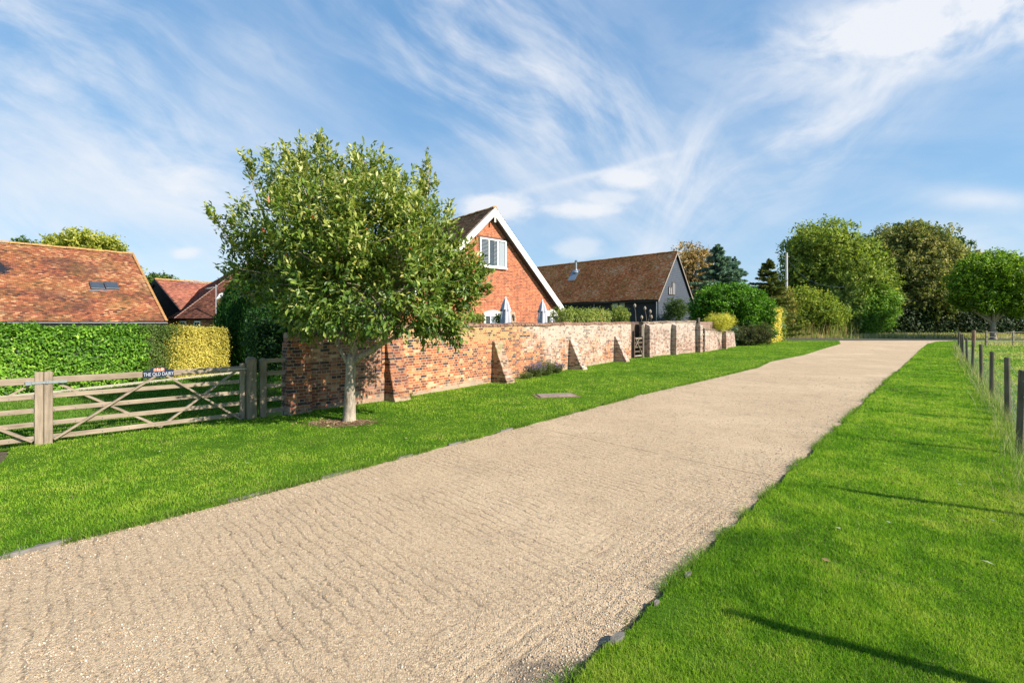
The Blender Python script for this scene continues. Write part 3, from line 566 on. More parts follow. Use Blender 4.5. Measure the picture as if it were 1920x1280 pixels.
# ------------------------------------------------------------------ brick walls
def frame(a, b): return math.atan2(b[1]-a[1], b[0]-a[0]), math.hypot(b[0]-a[0], b[1]-a[1])
def wallbody(root, L, h0, h1, th, mat, cmat, seed, cope=.11, x0=0.0, curve=None):
    n = max(4, int(L/.35)); b_ = MB(); xs = [x0+(L-x0)*i/n for i in range(n+1)]
    def top(x):
        t = (x-x0)/(L-x0); h = h0+(h1-h0)*t if curve is None else curve(x)
        return h-cope+.014*math.sin(x*2.1+seed)+.008*math.sin(x*5.3+seed*2)
    def yo(x, z): return .018*math.sin(x*1.3+z*1.7+seed)+.008*math.sin(x*4.1-z*3+seed)
    vs = []; zsn = 6
    for i, x in enumerate(xs):
        for j in range(zsn+1):
            z = -.05+(top(x)+.05)*j/zsn; vs.append((x, yo(x, z), z))
        for j in range(zsn+1):
            z = -.05+(top(x)+.05)*(zsn-j)/zsn; vs.append((x, th+yo(x, z), z))
    m_ = 2*(zsn+1); fs = []
    for i in range(n):
        for j in range(m_):
            j2 = (j+1) % m_; fs.append((i*m_+j, (i+1)*m_+j, (i+1)*m_+j2, i*m_+j2))
    fs.append(tuple(range(m_))); fs.append(tuple(n*m_+k for k in range(m_))[::-1])
    b_.add(vs, fs).build('brickwork', mat, root)
    # coping: half round course of bricks on edge, each a little out of line
    c = MB(); w_ = .077; k = int((L-x0)/w_); rr_ = random.Random(seed)
    for i in range(k):
        x = x0+i*w_; z = top(x+w_/2)+.003; j = rr_.uniform(-.007, .007); jz = rr_.uniform(-.006, .008); o1 = .03+j
        prof = [(-o1, z), (-o1, z+cope*.5), (.03, z+cope*.86), (th/2, z+cope+jz), (th-.03, z+cope*.86), (th+o1, z+cope*.5), (th+o1, z)]
        vs = [(x+.004, y, zz) for y, zz in prof]+[(x+w_-.004, y, zz) for y, zz in prof]; m2 = len(prof)
        c.add(vs, [tuple(range(m2))[::-1], tuple(range(m2, 2*m2))]+[(q_, (q_+1) % m2, (q_+1) % m2+m2, q_+m2) for q_ in range(m2)])
    c.box(x0, L, -.01, th+.01, top(x0+.1)-.02, top(x0+.1)-.015) if False else None
    c.build('coping', cmat, root)
    m3 = MB()   # mortar core beneath the coping bricks
    vs = []
    for i, x in enumerate(xs):
        z = top(x)+.004; vs += [(x, .004, z-.02), (x, .01, z+cope*.62), (x, th/2, z+cope*.82), (x, th-.01, z+cope*.62), (x, th-.004, z-.02)]
    fs = []
    for i in range(n):
        for j in range(5):
            j2 = (j+1) % 5; fs.append((i*5+j, (i+1)*5+j, (i+1)*5+j2, i*5+j2))
    fs += [(0, 1, 2, 3, 4), tuple(n*5+k_ for k_ in range(5))]
    m3.add(vs, fs).build('coping_mortar', M['coping_pale'], root)
def wedge(root, x0, x1, ztop, depth, mat, label=None, kick=.0, name='buttress'):
    b_ = MB(); n = 16; vs = []; zb = -.04; lip = .07; wr_ = random.Random(int(x0*100)+3)
    for i in range(n+1):
        t = i/n; z = zb+(ztop-zb)*t; y = -(depth*(1-t)+lip*t)-kick*(1-t)**3+wr_.uniform(-.018, .012)
        for x in (x0+wr_.uniform(-.012, .012), x1+wr_.uniform(-.014, .012)): vs.append((x, y, z))
        for x in (x1, x0): vs.append((x, .04, z))
    fs = [(i*4+j, i*4+(j+1) % 4, (i+1)*4+(j+1) % 4, (i+1)*4+j) for i in range(n) for j in range(4)]
    fs += [(3, 2, 1, 0), tuple(n*4+k for k in range(4))]
    o_ = b_.add(vs, fs).build(name, mat, root, bevel=.012)
    if label: o_['label'] = label
    return o_
def lx(a, b, px, dyv=0.0):   # local x along a wall where pixel column px meets its line
    k = (px-CX)/F; dx, dz = b[0]-a[0], b[1]-a[1]; L = math.hypot(dx, dz); dx /= L; dz /= L
    return (k*a[1]-a[0])/(dx-k*dz)
rz, L = frame(W1a, W1b)
r_ = empty('brick_wall', (*W1a, 0), rz, 'short shaded red brick wall with end pier behind the garden tree', 'wall')
wallbody(r_, L+.12, 1.68, 1.70, .24, M['wall_a'], M['coping'], 1.0)
pm = MB(); xp = lx(W1a, W1b, 582); vs = []
pm.hexa([(-.04, -.16, -.05), (xp, -.13, -.05), (xp, .27, -.05), (-.04, .27, -.05), (-.02, -.045, 1.50), (xp-.02, -.045, 1.50), (xp-.02, .26, 1.50), (-.02, .26, 1.50)]).build('end_pier', M['butt_red'], r_, bevel=.012)
rz, L = frame(W1b, W2b); W2rz = rz; W2L = L
r_ = empty('brick_wall', (*W1b, 0), rz, 'long old brick wall with four sloping buttresses, orange at one end and pale at the other', 'wall'); wall2 = r_
wallbody(r_, L, 1.86, 1.955, .26, M['wall_b'], M['coping'], 2.0, x0=-.12)
x = lx(W1b, W2b, 722); wedge(r_, -.03, .46, 1.60, .30, M['butt_red'], 'weathered red corner buttress with ragged whitish foot', .10)
for (pa, wd, zt, dp, mt, lb) in [(923, .42, 1.32, .62, 'butt_yellow', 'yellow lichened buttress'), (1066.5, .42, 1.22, .66, 'butt_pale', 'grey and whitish speckled buttress'), (1151.5, .40, 1.25, .66, 'wall_c', 'pinkish brick buttress nearest the narrow gate')]:
    x = lx(W1b, W2b, pa); wedge(r_, x, x+wd, zt, dp, M[mt], lb)
rz, L = frame(W3a, W3b)
r_ = empty('brick_wall', (*W3a, 0), rz, 'pale pinkish brick wall with slim piers between the two narrow gates', 'wall')
wallbody(r_, L, 1.96, 2.05, .26, M['wall_c'], M['coping_pale'], 3.0)
for pa in (1209, 1259, 1304.5):
    x = lx(W3a, W3b, pa); MB().box(x, x+.34, -.30, .02, -.04, 1.72).add([(x, -.30, 1.72), (x+.34, -.30, 1.72), (x+.34, .02, 1.72), (x, .02, 1.72), (x, .02, 1.86), (x+.34, .02, 1.86)], [(0, 1, 5, 4), (0, 4, 3), (1, 2, 5)]).build('pier', M['wall_c'], r_)
rz, L = frame(W4a, W4b)
r_ = empty('brick_wall', (*W4a, 0), rz, 'lowest brick wall, stepping down at its far end beside the dark shrubs', 'wall')
wallbody(r_, L, 1.57, 1.25, .26, M['wall_c'], M['coping_pale'], 4.0)
x = lx(W4a, W4b, 1353); MB().box(x, x+.34, -.30, .02, -.04, 1.30).build('pier', M['wall_c'], r_)
MB().hexa([(L-.05, -.02, -.04), (L+.65, -.02, -.04), (L+.65, .26, -.04), (L-.05, .26, -.04), (L-.05, -.02, 1.12), (L+.12, -.02, 1.12), (L+.12, .26, 1.12), (L-.05, .26, 1.12)]).build('sloping_end', M['wall_c'], r_, bevel=.02)
# wooden panel behind the second narrow gate
c0 = P(1311, 640, 30.2); c1 = P(1346, 640, 32.0); rz, L = frame((c0[0], c0[1]), (c1[0], c1[1]))
r_ = empty('fence_panel', (c0[0], c0[1], 0), rz, 'brown overlapping board fence panel behind the lowest wall', 'fence')
b_ = MB()
for i in range(13): b_.hexa([(0, -.02, .15*i), (L, -.02, .15*i), (L, .01, .15*i), (0, .01, .15*i), (0, 0, .15*i+.165), (L, 0, .15*i+.165), (L, .012, .15*i+.165), (0, .012, .15*i+.165)])
b_.build('boards', woodmat('brown_fence_board', (.30, .20, .15), (.14, .09, .07), 0), r_)
MB().box(-.1, 0, -.05, .05, 0, 2.25).build('post', M['dark_wood'], r_)

# narrow garden gates in the wall
def narrow_gate(A, Bp, z0, z1, label, back, tall, arch=False):
    rz, L = frame(A, Bp); r_ = empty('garden_gate', (*A, 0), rz, label, 'gate')
    for x in (.02, L-.09): MB().box(x, x+.07, -.04, .04, z0, z1+.05).build('stile', M['dark_wood'] if not arch else M['dark_wood'], r_, bevel=.006)
    n = 5
    for i in range(n):
        z = z0+.06+(z1-z0-.14)*i/(n-1); MB().box(.09, L-.09, -.02, .015, z, z+.075).build('rail', M['stake_pale'] if i == n-1 or i == 0 else M['dark_wood'], r_, bevel=.004)
    MB().bar((.1, -.035, z1-.02), (L-.1, -.035, z0+.1), .02, .07, (0, -1, 0)).build('brace', M['stake_pale'], r_)
    MB().bar((.1, -.058, z0+.6), (L*.5, -.058, z1-.04), .02, .06, (0, -1, 0)).build('brace', M['stake_pale'], r_)
    return r_, L
narrow_gate((6.33, 23.72), (7.02, 24.42), .06, 1.12, 'narrow dark cross-braced garden gate between the long wall and the pale wall', None, 0)
c = empty('plank_screen', (6.05, 24.25, 0), frame((6.05, 24.25), (7.05, 25.2))[0], 'tall dark upright plank screen behind the nearer narrow gate', 'fence panel')
b_ = MB()
for i in range(10): b_.box(i*.14, i*.14+.13, 0, .03, .0, 1.94+.01*(i % 3))
b_.build('planks', M['dark_wood'], c)
gp_ = empty('gate_post', (7.03, 24.52, 0), 0, 'pale square post on the right of the nearer narrow gate', 'post'); MB().box(-.07, .07, -.07, .07, 0, 1.72).build('shaft', M['stake_pale'], gp_, bevel=.01)
MB().hexa([(-.08, -.08, 1.72), (.08, -.08, 1.72), (.08, .08, 1.72), (-.08, .08, 1.72), (-.02, -.02, 1.78), (.02, -.02, 1.78), (.02, .02, 1.78), (-.02, .02, 1.78)]).build('post_cap', M['stake_pale'], gp_)
narrow_gate((11.86, 28.86), (12.34, 29.12), .08, 1.20, 'farther narrow garden gate with crossed braces beside the lowest wall', None, 0, True)
gp_ = empty('gate_post', (11.80, 28.78, 0), 0, 'tall slim dark post left of the farther narrow gate', 'post'); MB().box(-.05, .05, -.05, .05, 0, 2.18).build('shaft', M['stake'], gp_, bevel=.008)
MB().box(-.065, .065, -.065, .065, 2.183, 2.22).build('post_cap', M['stake'], gp_)

# five-bar gates
GA = (-7.17, 7.05); gd = Vector((1.95, 1.74)).normalized(); GRZ = math.atan2(gd.y, gd.x)
def five_bar(origin, rz, L, label, mirror=False):
    r_ = empty('five_bar_gate', (*origin, 0), rz, label, 'gate', 'pair of five-bar gates at the garden entrance')
    def X(x): return L-x if mirror else x
    def bx(x0, x1, *a):
        x0, x1 = sorted((X(x0), X(x1))); return MB().box(x0, x1, *a)
    bx(-.055, .04, -.045, .035, .0, 1.145).build('stile', M['gate_v'], r_, bevel=.008)
    zs = [.10, .315, .525, .735]
    for i, z in enumerate(zs): bx(.04, L-.04, -.012, .018, z, z+.072).build('rail', M['gate'], r_, bevel=.004)
    a, b_ = (X(.04), 0, .99), (X(L-.04), 0, .985); mb = MB(); x0, x1 = sorted((X(.04), X(L-.04))); mb.box(x0, x1, -.04, .03, .965, 1.065).build('top_rail', M['gate'], r_, bevel=.008)
    bx(L-.04, L+.04, -.04, .035, .04, 1.12).build('stile', M['gate_v'], r_, bevel=.008)
    mid = L*.515
    MB().bar((X(.06), -.032, .10), (X(mid-.05), -.032, .98), .03, .085, (0, -1, 0)).build('brace', M['gate'], r_)
    MB().bar((X(L-.02), -.032, .04), (X(mid+.10), -.032, .98), .03, .085, (0, -1, 0)).build('brace', M['gate'], r_)
    MB().bar((X(.10), .037, .95), (X(mid+.02), .037, .08), .03, .075, (0, -1, 0)).build('brace', M['gate'], r_)
    MB().bar((X(L-.10), .037, .97), (X(mid+.02), .037, .08), .03, .075, (0, -1, 0)).build('brace', M['gate'], r_)
    b2 = MB()
    b2.bar((X(L+.16), -.046, 1.015), (X(L-.42), -.046, 1.02), .008, .042, (0, -1, 0)); b2.bar((X(L-.05), -.05, 1.017), (X(L-.09), -.05, 1.017), .01, .06, (0, -1, 0)).build('hinge_strap', M['steel'], r_)
    pb = None
    for x in (.06, .30, .62, .95, 1.3, L-.3, L-.06):
        for z in zs:
            if pb is None: pb = MB().tube([(0, .006, 0), (0, -.012, 0)], .008, 6).build('bolt', M['steel'], r_); ob_ = pb
            else: ob_ = pb.copy(); COL.objects.link(ob_); ob_.parent = r_
            ob_.location = (X(x), -.012, z+.036)
    return r_
GL = 2.62
gateR = five_bar(GA, GRZ, GL, 'weathered timber five-bar gate carrying the dark house name sign')
GB = (GA[0]-gd.x*(.115+GL), GA[1]-gd.y*(.115+GL))
gateL = five_bar(GB, GRZ, GL, 'weathered timber five-bar gate running out of the picture at the left edge', True)
lt = empty('gate_latch', (GA[0]-gd.x*.06, GA[1]-gd.y*.06, .985), GRZ, 'galvanised throw-over latch joining the two meeting gate stiles', 'latch')
MB().box(-.17, .26, -.058, -.049, -.018, .018).build('bar', M['steel'], lt); MB().box(-.19, -.12, -.068, -.044, -.03, .03).build('keeper', M['steel'], lt, bevel=.004)
MB().box(.03, .06, -.070, -.058, -.025, .03).build('latch_handle', M['steel'], lt, bevel=.004)
# gate posts to the right
GE = (GA[0]+gd.x*(GL+.13), GA[1]+gd.y*(GL+.13))
def gpost(x, w_, h, mat, label, cap=True):
    r_ = empty('gate_post', (GA[0]+gd.x*x, GA[1]+gd.y*x, 0), GRZ, label, 'post')
    MB().box(-w_/2, w_/2, -w_/2, w_/2, -.02, h-.04).build('shaft', mat, r_, bevel=.012)
    k = w_/2
    MB().hexa([(-k, -k, h-.04), (k, -k, h-.04), (k, k, h-.04), (-k, k, h-.04), (-k*.45, -k*.5, h), (k*.45, -k*.5, h), (k*.45, k*.5, h), (-k*.45, k*.5, h)]).build('post_top', mat, r_); return r_
gpost(GL+.15, .17, 1.235, M['post_old'], 'thick grey gate post with rounded top at the hinge end of the signed gate')
gpost(GL+.36, .12, 1.20, M['post_old'], 'slimmer dark post standing close behind the thick hinge post')
# rails between post and wall
fa = (GA[0]+gd.x*(GL+.42), GA[1]+gd.y*(GL+.42)); fb = (-4.60, 9.34); rz, L = frame(fa, fb)
r_ = empty('rail_fence', (*fa, 0), rz, 'short four-rail timber fence filling the gap between gate post and brick wall', 'fence')
for z in (.10, .33, .60, .85, 1.10): MB().box(0, L, -.015, .02, z, z+.085).build('rail', M['gate'], r_, bevel=.004)
MB().box(L-.07, L-.01, .021, .08, 0, 1.2).build('post', M['dark_wood'], r_)

# house name sign
sg = empty('house_sign', (GA[0]+gd.x*1.13, GA[1]+gd.y*1.13, .955), GRZ, 'navy house name sign reading THE OLD DAIRY with small painted buildings on the gate', 'sign')
SW = .60; sg.scale = (.70, 1, 1)
MB().prism([(0, 0), (SW, 0), (SW, .125), (SW*.80, .13), (SW*.70, .165), (SW*.62, .178), (SW*.38, .178), (SW*.29, .165), (SW*.20, .13), (0, .125)], -.062, -.045).build('board', M['navy'], sg)
fc = bpy.data.curves.new('lettering', 'FONT'); fc.body = 'THE OLD DAIRY'; fc.size = .084; fc.extrude = .0015; fc.offset = .0; fc.align_x = 'CENTER'; fc.space_character = 1.0
ft = bpy.data.objects.new('font_source', fc); COL.objects.link(ft); bpy.context.view_layer.update()
fm = bpy.data.meshes.new_from_object(ft.evaluated_get(bpy.context.evaluated_depsgraph_get())); fm.materials.clear(); bpy.data.objects.remove(ft); fo = link('lettering', fm, M['letter'], sg)
fo.rotation_euler = (R(90), 0, 0); fo.location = (SW/2, -.0645, .030); fo.scale = (.96, 1, 1)
bl = MB()
for x0, w_, h in [(.20, .055, .045), (.262, .03, .06), (.297, .045, .05), (.348, .03, .062), (.383, .025, .05)]: bl.box(x0, x0+w_, -.0665, -.062, .105, .105+h)
bl.build('painted_buildings', M['cow_red'], sg)
bl = MB()
for x0, w_, z, h in [(.268, .018, .12, .03), (.352, .02, .115, .04), (.205, .045, .15, .006), (.30, .02, .118, .014), (.385, .018, .14, .012)]: MB().box(x0, x0+w_, -.0685, -.0670, z, z+h).build('painted_trim', M['cow_cream'], sg)

# ------------------------------------------------------------------ clay tile roofs
def tileroof(name, p0, a, s, Lx, Ls, mat, parent, seed, pal, clip=None, sag=.04, w_=.165, g_=.105, hole=None):
    """p0 eave start, a unit along the eave, s unit up the slope (local coords)"""
    r = np.random.default_rng(seed); p0 = np.array(p0, float); a = np.array(a, float); s = np.array(s, float); a /= np.linalg.norm(a); s /= np.linalg.norm(s)
    n_ = np.cross(a, s); n_ = n_*np.sign(n_[2])
    nu = int(Lx/w_); nv = int(Ls/g_); U, Vv = np.meshgrid(np.arange(nu), np.arange(nv)); U = U.ravel().astype(float); Vv = Vv.ravel().astype(float)
    uu = (U+.5*(Vv % 2))*w_; vv = Vv*g_; k = np.ones(len(uu), bool)
    if clip: k &= clip(uu+w_/2, vv+g_/2)
    k &= uu < Lx
    uu = uu[k]; vv = vv[k]; n = len(uu)
    sg_ = (vnoise(uu*.35+3, vv*.35, seed, 2)-.5)*2*sag
    lift = .022+r.normal(0, .004, n); sk = r.normal(0, .004, n); dv = r.normal(0, .004, n); u1 = np.minimum(uu+w_-.005, Lx)
    ext = .02
    def pt(u_, v_, h_): return p0+u_[:, None]*a+v_[:, None]*s+(h_+sg_)[:, None]*n_
    A = pt(uu, vv+dv, lift+sk); B = pt(u1, vv+dv, lift-sk); C = pt(u1, vv+g_+ext, np.full(n, .002)); D = pt(uu, vv+g_+ext, np.full(n, .002)); E = pt(uu, vv+dv, lift+sk-.016); Fp = pt(u1, vv+dv, lift-sk-.016)
    V = np.stack([A, B, C, D, E, Fp], 1); b0 = np.arange(n)[:, None]*6
    Fc = np.concatenate([b0+np.array([0, 1, 2, 3]), b0+np.array([4, 5, 1, 0])], 0)
    pal = np.array(pal); t = np.clip(vnoise(uu*.7, vv*.7, seed+1)*.7+.15+r.normal(0, .24, n), 0, .999)*(len(pal)-1); i = t.astype(int); f = (t-i)[:, None]
    c = (pal[i]*(1-f)+pal[i+1]*f)*(.75+.5*r.random(n))[:, None]
    return npmesh(name, V, Fc, mat, parent, np.repeat(c, 6, 0))
def ridge(root, a, b, mat, r=.13, name='ridge_tiles'):
    a = Vector(a); b = Vector(b); L = (b-a).length; n = max(1, int(L/.3)); mb = MB(); d = (b-a)/n; rr_ = random.Random(int(L*100)); sd = d.normalized().cross(Vector((0, 0, 1))).normalized()
    for i in range(n):
        o1 = a+d*(i+.02); o2 = a+d*(i+.98); j = rr_.uniform(-.012, .012); vs = []
        for oo in (o1, o2):
            for t in range(7):
                th = math.pi*t/6; vs.append(oo+sd*math.cos(th)*r+Vector((0, 0, math.sin(th)*r*.75+j-.04)))
        mb.add(vs, [(k, k+1, k+8, k+7) for k in range(6)]+[tuple(range(7)), tuple(range(7, 14))])
    return mb.build(name, mat, root)
TL = [(.05, .025, .025), (.135, .052, .038), (.21, .07, .040), (.27, .092, .046), (.32, .135, .068), (.42, .25, .14)]
TF = [(.14, .055, .05), (.22, .08, .06), (.30, .11, .075), (.35, .14, .09)]
TH = [(.18, .10, .07), (.32, .15, .09), (.44, .19, .10), (.52, .26, .13)]
TB = [(.26, .09, .05), (.50, .14, .06), (.64, .20, .08), (.64, .27, .13), (.70, .45, .30)]

def window(root, x0, x1, z0, z1, y, nx=2, nz=1, fr=None, gl=None, inner=None, frame_w=.05, name='window'):
    fr = fr or M['white']; b_ = MB(); d = .05
    b_.box(x0, x1, y-d, y+.02, z0, z0+frame_w).box(x0, x1, y-d, y+.02, z1-frame_w, z1).box(x0, x0+frame_w, y-d, y+.02, z0+frame_w, z1-frame_w).box(x1-frame_w, x1, y-d, y+.02, z0+frame_w, z1-frame_w)
    for i in range(1, nx):
        x = x0+(x1-x0)*i/nx; b_.box(x-.03, x+.03, y-d+.004, y+.02, z0+frame_w, z1-frame_w)
    for i in range(1, nz):
        z = z0+(z1-z0)*i/nz; b_.box(x0+frame_w, x1-frame_w, y-d+.01, y+.02, z-.02, z+.02)
    f = b_.build(name, fr, root, bevel=.003)
    MB().box(x0+.02, x1-.02, y+.001, y+.012, z0+.02, z1-.02).build('pane', gl or M['glass'], f)
    return f

# --- brick house
hd = (.751, .66); HO = (-.825-4.95*hd[0], 22-4.95*hd[1]); HRZ = math.atan2(hd[1], hd[0])
hs_ = empty('brick_house', (*HO, 0), HRZ, 'orange red brick house with white bargeboards on its steep gable', 'house')
GY = .30; HL = 13.0; HX = 4.95; slope = 4.86/5.05
def rz_(x): return 7.5-abs(x-HX)*slope     # roof top height at local x
wz = lambda x: rz_(x)-.20
wall_poly = [(0.03, -.05), (9.87, -.05), (9.87, wz(9.87)), (HX, wz(HX)), (.03, wz(.03))]
MB().prism(wall_poly, GY, HL).build('wall', M['house'], hs_)
ca_ = math.atan(slope); sx = Vector((math.cos(ca_), 0, math.sin(ca_))); slp = 5.12/math.cos(ca_)
dk = MB()
for sgn in (-1, 1):
    x_e = HX-sgn*5.12
    dk.hexa([(x_e, .02, rz_(x_e)-.17), (HX, .02, 7.5-.17), (HX, HL, 7.5-.17), (x_e, HL, rz_(x_e)-.17), (x_e, .02, rz_(x_e)-.05), (HX, .02, 7.45), (HX, HL, 7.45), (x_e, HL, rz_(x_e)-.05)])
dk.build('roof_deck', M['white'], hs_)
x_e = HX-5.12; tileroof('roof', (x_e-.03, -.03, rz_(x_e)-.04), (0, 1, 0), (math.cos(ca_), 0, math.sin(ca_)), HL, slp+.03, M['tile_house'], hs_, 41, TH)
x_e = HX+5.12; tileroof('roof', (x_e+.03, -.03, rz_(x_e)-.04), (0, 1, 0), (-math.cos(ca_), 0, math.sin(ca_)), HL, slp+.03, M['tile_house'], hs_, 42, TH)
ridge(hs_, (HX, -.03, 7.47), (HX, HL, 7.47), M['ridge'], .14)
for sgn in (-1, 1):
    xe = HX+sgn*5.12
    def bz(x, off): return rz_(x)-off
    b_ = MB(); t0, t1 = .05, .42
    b_.prism([(HX, bz(HX, t0)), (xe, bz(xe, t0)), (xe, bz(xe, t1-.02)), (HX, bz(HX, t1))] if sgn > 0 else [(HX, bz(HX, t0)), (HX, bz(HX, t1)), (xe, bz(xe, t1-.02)), (xe, bz(xe, t0))], -.01, .018)
    b_.build('bargeboard', M['white'], hs_)
    b_ = MB(); b_.prism([(HX, bz(HX, .045)), (xe+sgn*.02, bz(xe, .045)), (xe+sgn*.02, bz(xe, .19)), (HX, bz(HX, .19))][::sgn], -.040, -.012); b_.build('bargeboard_moulding', M['white'], hs_)
    b_ = MB(); b_.prism([(HX, bz(HX, .43)), (xe, bz(xe, .40)), (xe, bz(xe, .44)), (HX, bz(HX, .47))][::sgn], .02, GY-.003); b_.build('soffit', plain('soffit_dark', (.06, .045, .04), .8), hs_)
MB().box(HX-.04, HX+.04, -.03, .02, 6.75, 7.05).build('finial', M['white'], hs_)
def hx(px, dy=0.0):
    k = (px-CX)/F; ox = HO[0]-hd[1]*(GY-dy); oz = HO[1]+hd[0]*(GY-dy); return (k*oz-ox)/(hd[0]-k*hd[1])
def hz(x, py, dy=0.0):
    Z = HO[1]+hd[0]*(GY-dy)+hd[1]*x; return EYE+(HY-py)/F*Z
x0, x1 = hx(898.5), hx(948); zt = hz(x1, 452.5); zb = hz(x1, 503.5)
MB().box(x0-.14, x1+.16, GY-.02, GY+.01, zt+.002, zt+.10).build('lintel', plain('dark_brick_lintel', (.10, .06, .05), .8), hs_)
f = window(hs_, x0, x1, zb, zt, GY-.03, 3, 1, frame_w=.07)
ww = (x1-x0)/3
for i in (0, 1, 2):
    sh = MB()
    xa = x0+ww*i+.06+(ww*.42 if i == 1 else 0); xb = x0+ww*(i+1)-.05-(.0 if i < 2 else ww*.05)
    if i == 2: xa = x0+ww*2+.04; xb = xa+.06
    zz = zb+.12
    while zz < zt-.12: sh.hexa([(xa, GY-.062, zz), (xb, GY-.062, zz), (xb, GY-.035, zz+.02), (xa, GY-.035, zz+.02), (xa, GY-.066, zz+.008), (xb, GY-.066, zz+.008), (xb, GY-.039, zz+.03), (xa, GY-.039, zz+.03)]); zz += .065
    sh.build('louvred_shutter', M['shutter'], f)
MB().box(x0+2*ww+.10, x1-.09, GY-.036, GY-.031, zb+.09, zt-.09).build('curtain', M['shutter'], f)
MB().box(x0-.03, x1+.05, GY-.12, GY, zb-.06, zb-.003).build('sill', M['white'], hs_)
def french_door(pa, pb, ptop, parch, label=None, nx=3):
    x0, x1 = hx(pa), hx(pb); zt = hz(x1, parch); za = hz((x0+x1)/2, ptop)
    d = window(hs_, x0, x1, .1, zt, GY-.03, nx, 1, name='french_door', frame_w=.12)
    if label: d['label'] = label
    n = 10; pts = [(x0-.02+(x1-x0+.04)*i/n, zt+.012+(za-zt)*math.sin(math.pi*i/n)**.8) for i in range(n+1)]
    MB().prism([(x0-.02, zt+.003), *pts[1:-1], (x1+.02, zt+.003)], GY-.09, GY).build('arched_head', M['white'], d)
    cu = MB()
    for i in range(14):
        xx = x0+(x1-x0)*(.38 if nx == 3 else .36)+i*.03; cu.tube([(xx, GY-.045, .2), (xx, GY-.045, zt-.12)], .016, 6)
    cu.build('curtain', M['shutter'], d)
french_door(905.5, 943, 582, 588.5); french_door(1020, 1046, 580.5, 588.5, None, 2)
for pa, pb, ztp in ((966, 978, 583),):
    x0 = hx(pa, .5); x1 = x0+.38; r2 = empty('tmp', (0, 0, 0)); 
    o_ = wedge(None, x0, x1, 2.45, .55, M['butt_yellow']); o_.parent = hs_; o_.location = (0, GY, 0); bpy.data.objects.remove(r2)
for pa in (890, 959, 1050.5):
    x0 = min(hx(pa), 9.72); la = MB(); la.box(x0-.06, x0+.06, GY-.17, GY-.05, 1.98, 2.22); la.hexa([(x0-.08, GY-.19, 2.223), (x0+.08, GY-.19, 2.223), (x0+.08, GY-.03, 2.223), (x0-.08, GY-.03, 2.223), (x0-.01, GY-.12, 2.33), (x0+.01, GY-.12, 2.33), (x0+.01, GY-.10, 2.33), (x0-.01, GY-.10, 2.33)])
    la.box(x0-.015, x0+.015, GY-.05, GY-.003, 2.05, 2.09).build('wall_lantern', M['black'], hs_)
# --- black weatherboarded barn with red roof
BO = (13.5, 42.0); bd = (.704, .71); BRZ = math.atan2(bd[1], bd[0]); BW = 7.2; BL = 19.0
bn = empty('black_barn', (*BO, 0), BRZ, 'black weatherboarded barn with mossy red roof and steel flue', 'barn')
EH = 4.35; RH = 8.80; bs = (RH-EH)/(BW/2)
MB().prism([(0.05, -.05), (BW-.05, -.05), (BW-.05, EH), (BW/2, RH-.3), (.05, EH)], .05, BL).build('wall', M['black'], bn)
b_ = MB(); z = .2
while z < RH-.4:
    xa = 0 if z < EH else (z-EH)/bs+.02; xb = BW-xa
    xa2 = 0 if z+.17 < EH else (z+.17-EH)/bs+.02
    if BW-2*xa2 > .1: b_.hexa([(xa, .0, z), (xb, .0, z), (xb, .05, z), (xa, .05, z), (xa2, .028, z+.172), (BW-xa2, .028, z+.172), (BW-xa2, .05, z+.172), (xa2, .05, z+.172)])
    z += .17
b_.build('gable_boards', M['lit_board'], bn)
b_ = MB(); z = .2
while z < EH-.1: b_.hexa([(-.02, .05, z), (-.02, BL, z), (.05, BL, z), (.05, .05, z), (.012, .05, z+.172), (.012, BL, z+.172), (.05, BL, z+.172), (.05, .05, z+.172)]); z += .17
b_.build('side_boards', M['black'], bn)
MB().box(-.04, .07, -.03, .048, 0, EH).build('corner_board', M['lit_board'], bn); MB().box(BW-.07, BW+.04, -.03, .048, 0, EH).build('corner_board', M['lit_board'], bn)
MB().tube([(-.1, .12, 0), (-.1, .12, 4.1), (-.25, .12, 4.25)], .045, 8).build('downpipe', M['lead'], bn); MB().tube([(-.1, 7.0, 0), (-.1, 7.0, 4.1)], .04, 8).build('downpipe', M['lead'], bn)
al_ = math.atan(bs); ex = .32; ls = (BW/2+ex)/math.cos(al_)
tileroof('roof', (-ex, -.18, EH-ex*bs+.10), (0, 1, 0), (math.cos(al_), 0, math.sin(al_)), BL+.3, ls+.05, M['tile_barn'], bn, 51, TB, sag=.10)
tileroof('roof', (BW+ex, -.18, EH-ex*bs+.10), (0, 1, 0), (-math.cos(al_), 0, math.sin(al_)), BL+.3, ls+.05, M['tile_barn'], bn, 52, TB)
dk = MB()
for sgn in (0, 1):
    xe = -ex if not sgn else BW+ex; ze = EH-ex*bs
    dk.hexa([(xe, -.14, ze-.12), (BW/2, -.14, RH-.12), (BW/2, BL, RH-.12), (xe, BL, ze-.12), (xe, -.14, ze+.0), (BW/2, -.14, RH-.0), (BW/2, BL, RH-.0), (xe, BL, ze+.0)])
dk.build('roof_deck', M['black'], bn)
ridge(bn, (BW/2, -.18, RH+.09), (BW/2, BL+.1, RH+.09), M['tile_barn'].copy() if False else M['ridge'], .14)
bb = MB()
for sgn in (-1, 1):
    xe = BW/2+sgn*(BW/2+ex); ze = EH-ex*bs
    bb.prism([(BW/2, RH+.02), (xe, ze+.02), (xe, ze-.2), (BW/2, RH-.2)][::sgn], -.20, -.165)
bb.build('bargeboard', woodmat('grey_bargeboard', (.33, .28, .24), (.15, .12, .10), 0), bn)
window(bn, 2.02, 2.75, 4.60, 5.35, -.02, 2, 1, fr=M['dark_wood'], gl=M['shutter'])
window(bn, 2.78, 3.5, 4.60, 5.85, -.02, 2, 1, fr=M['dark_wood'], gl=M['shutter'])
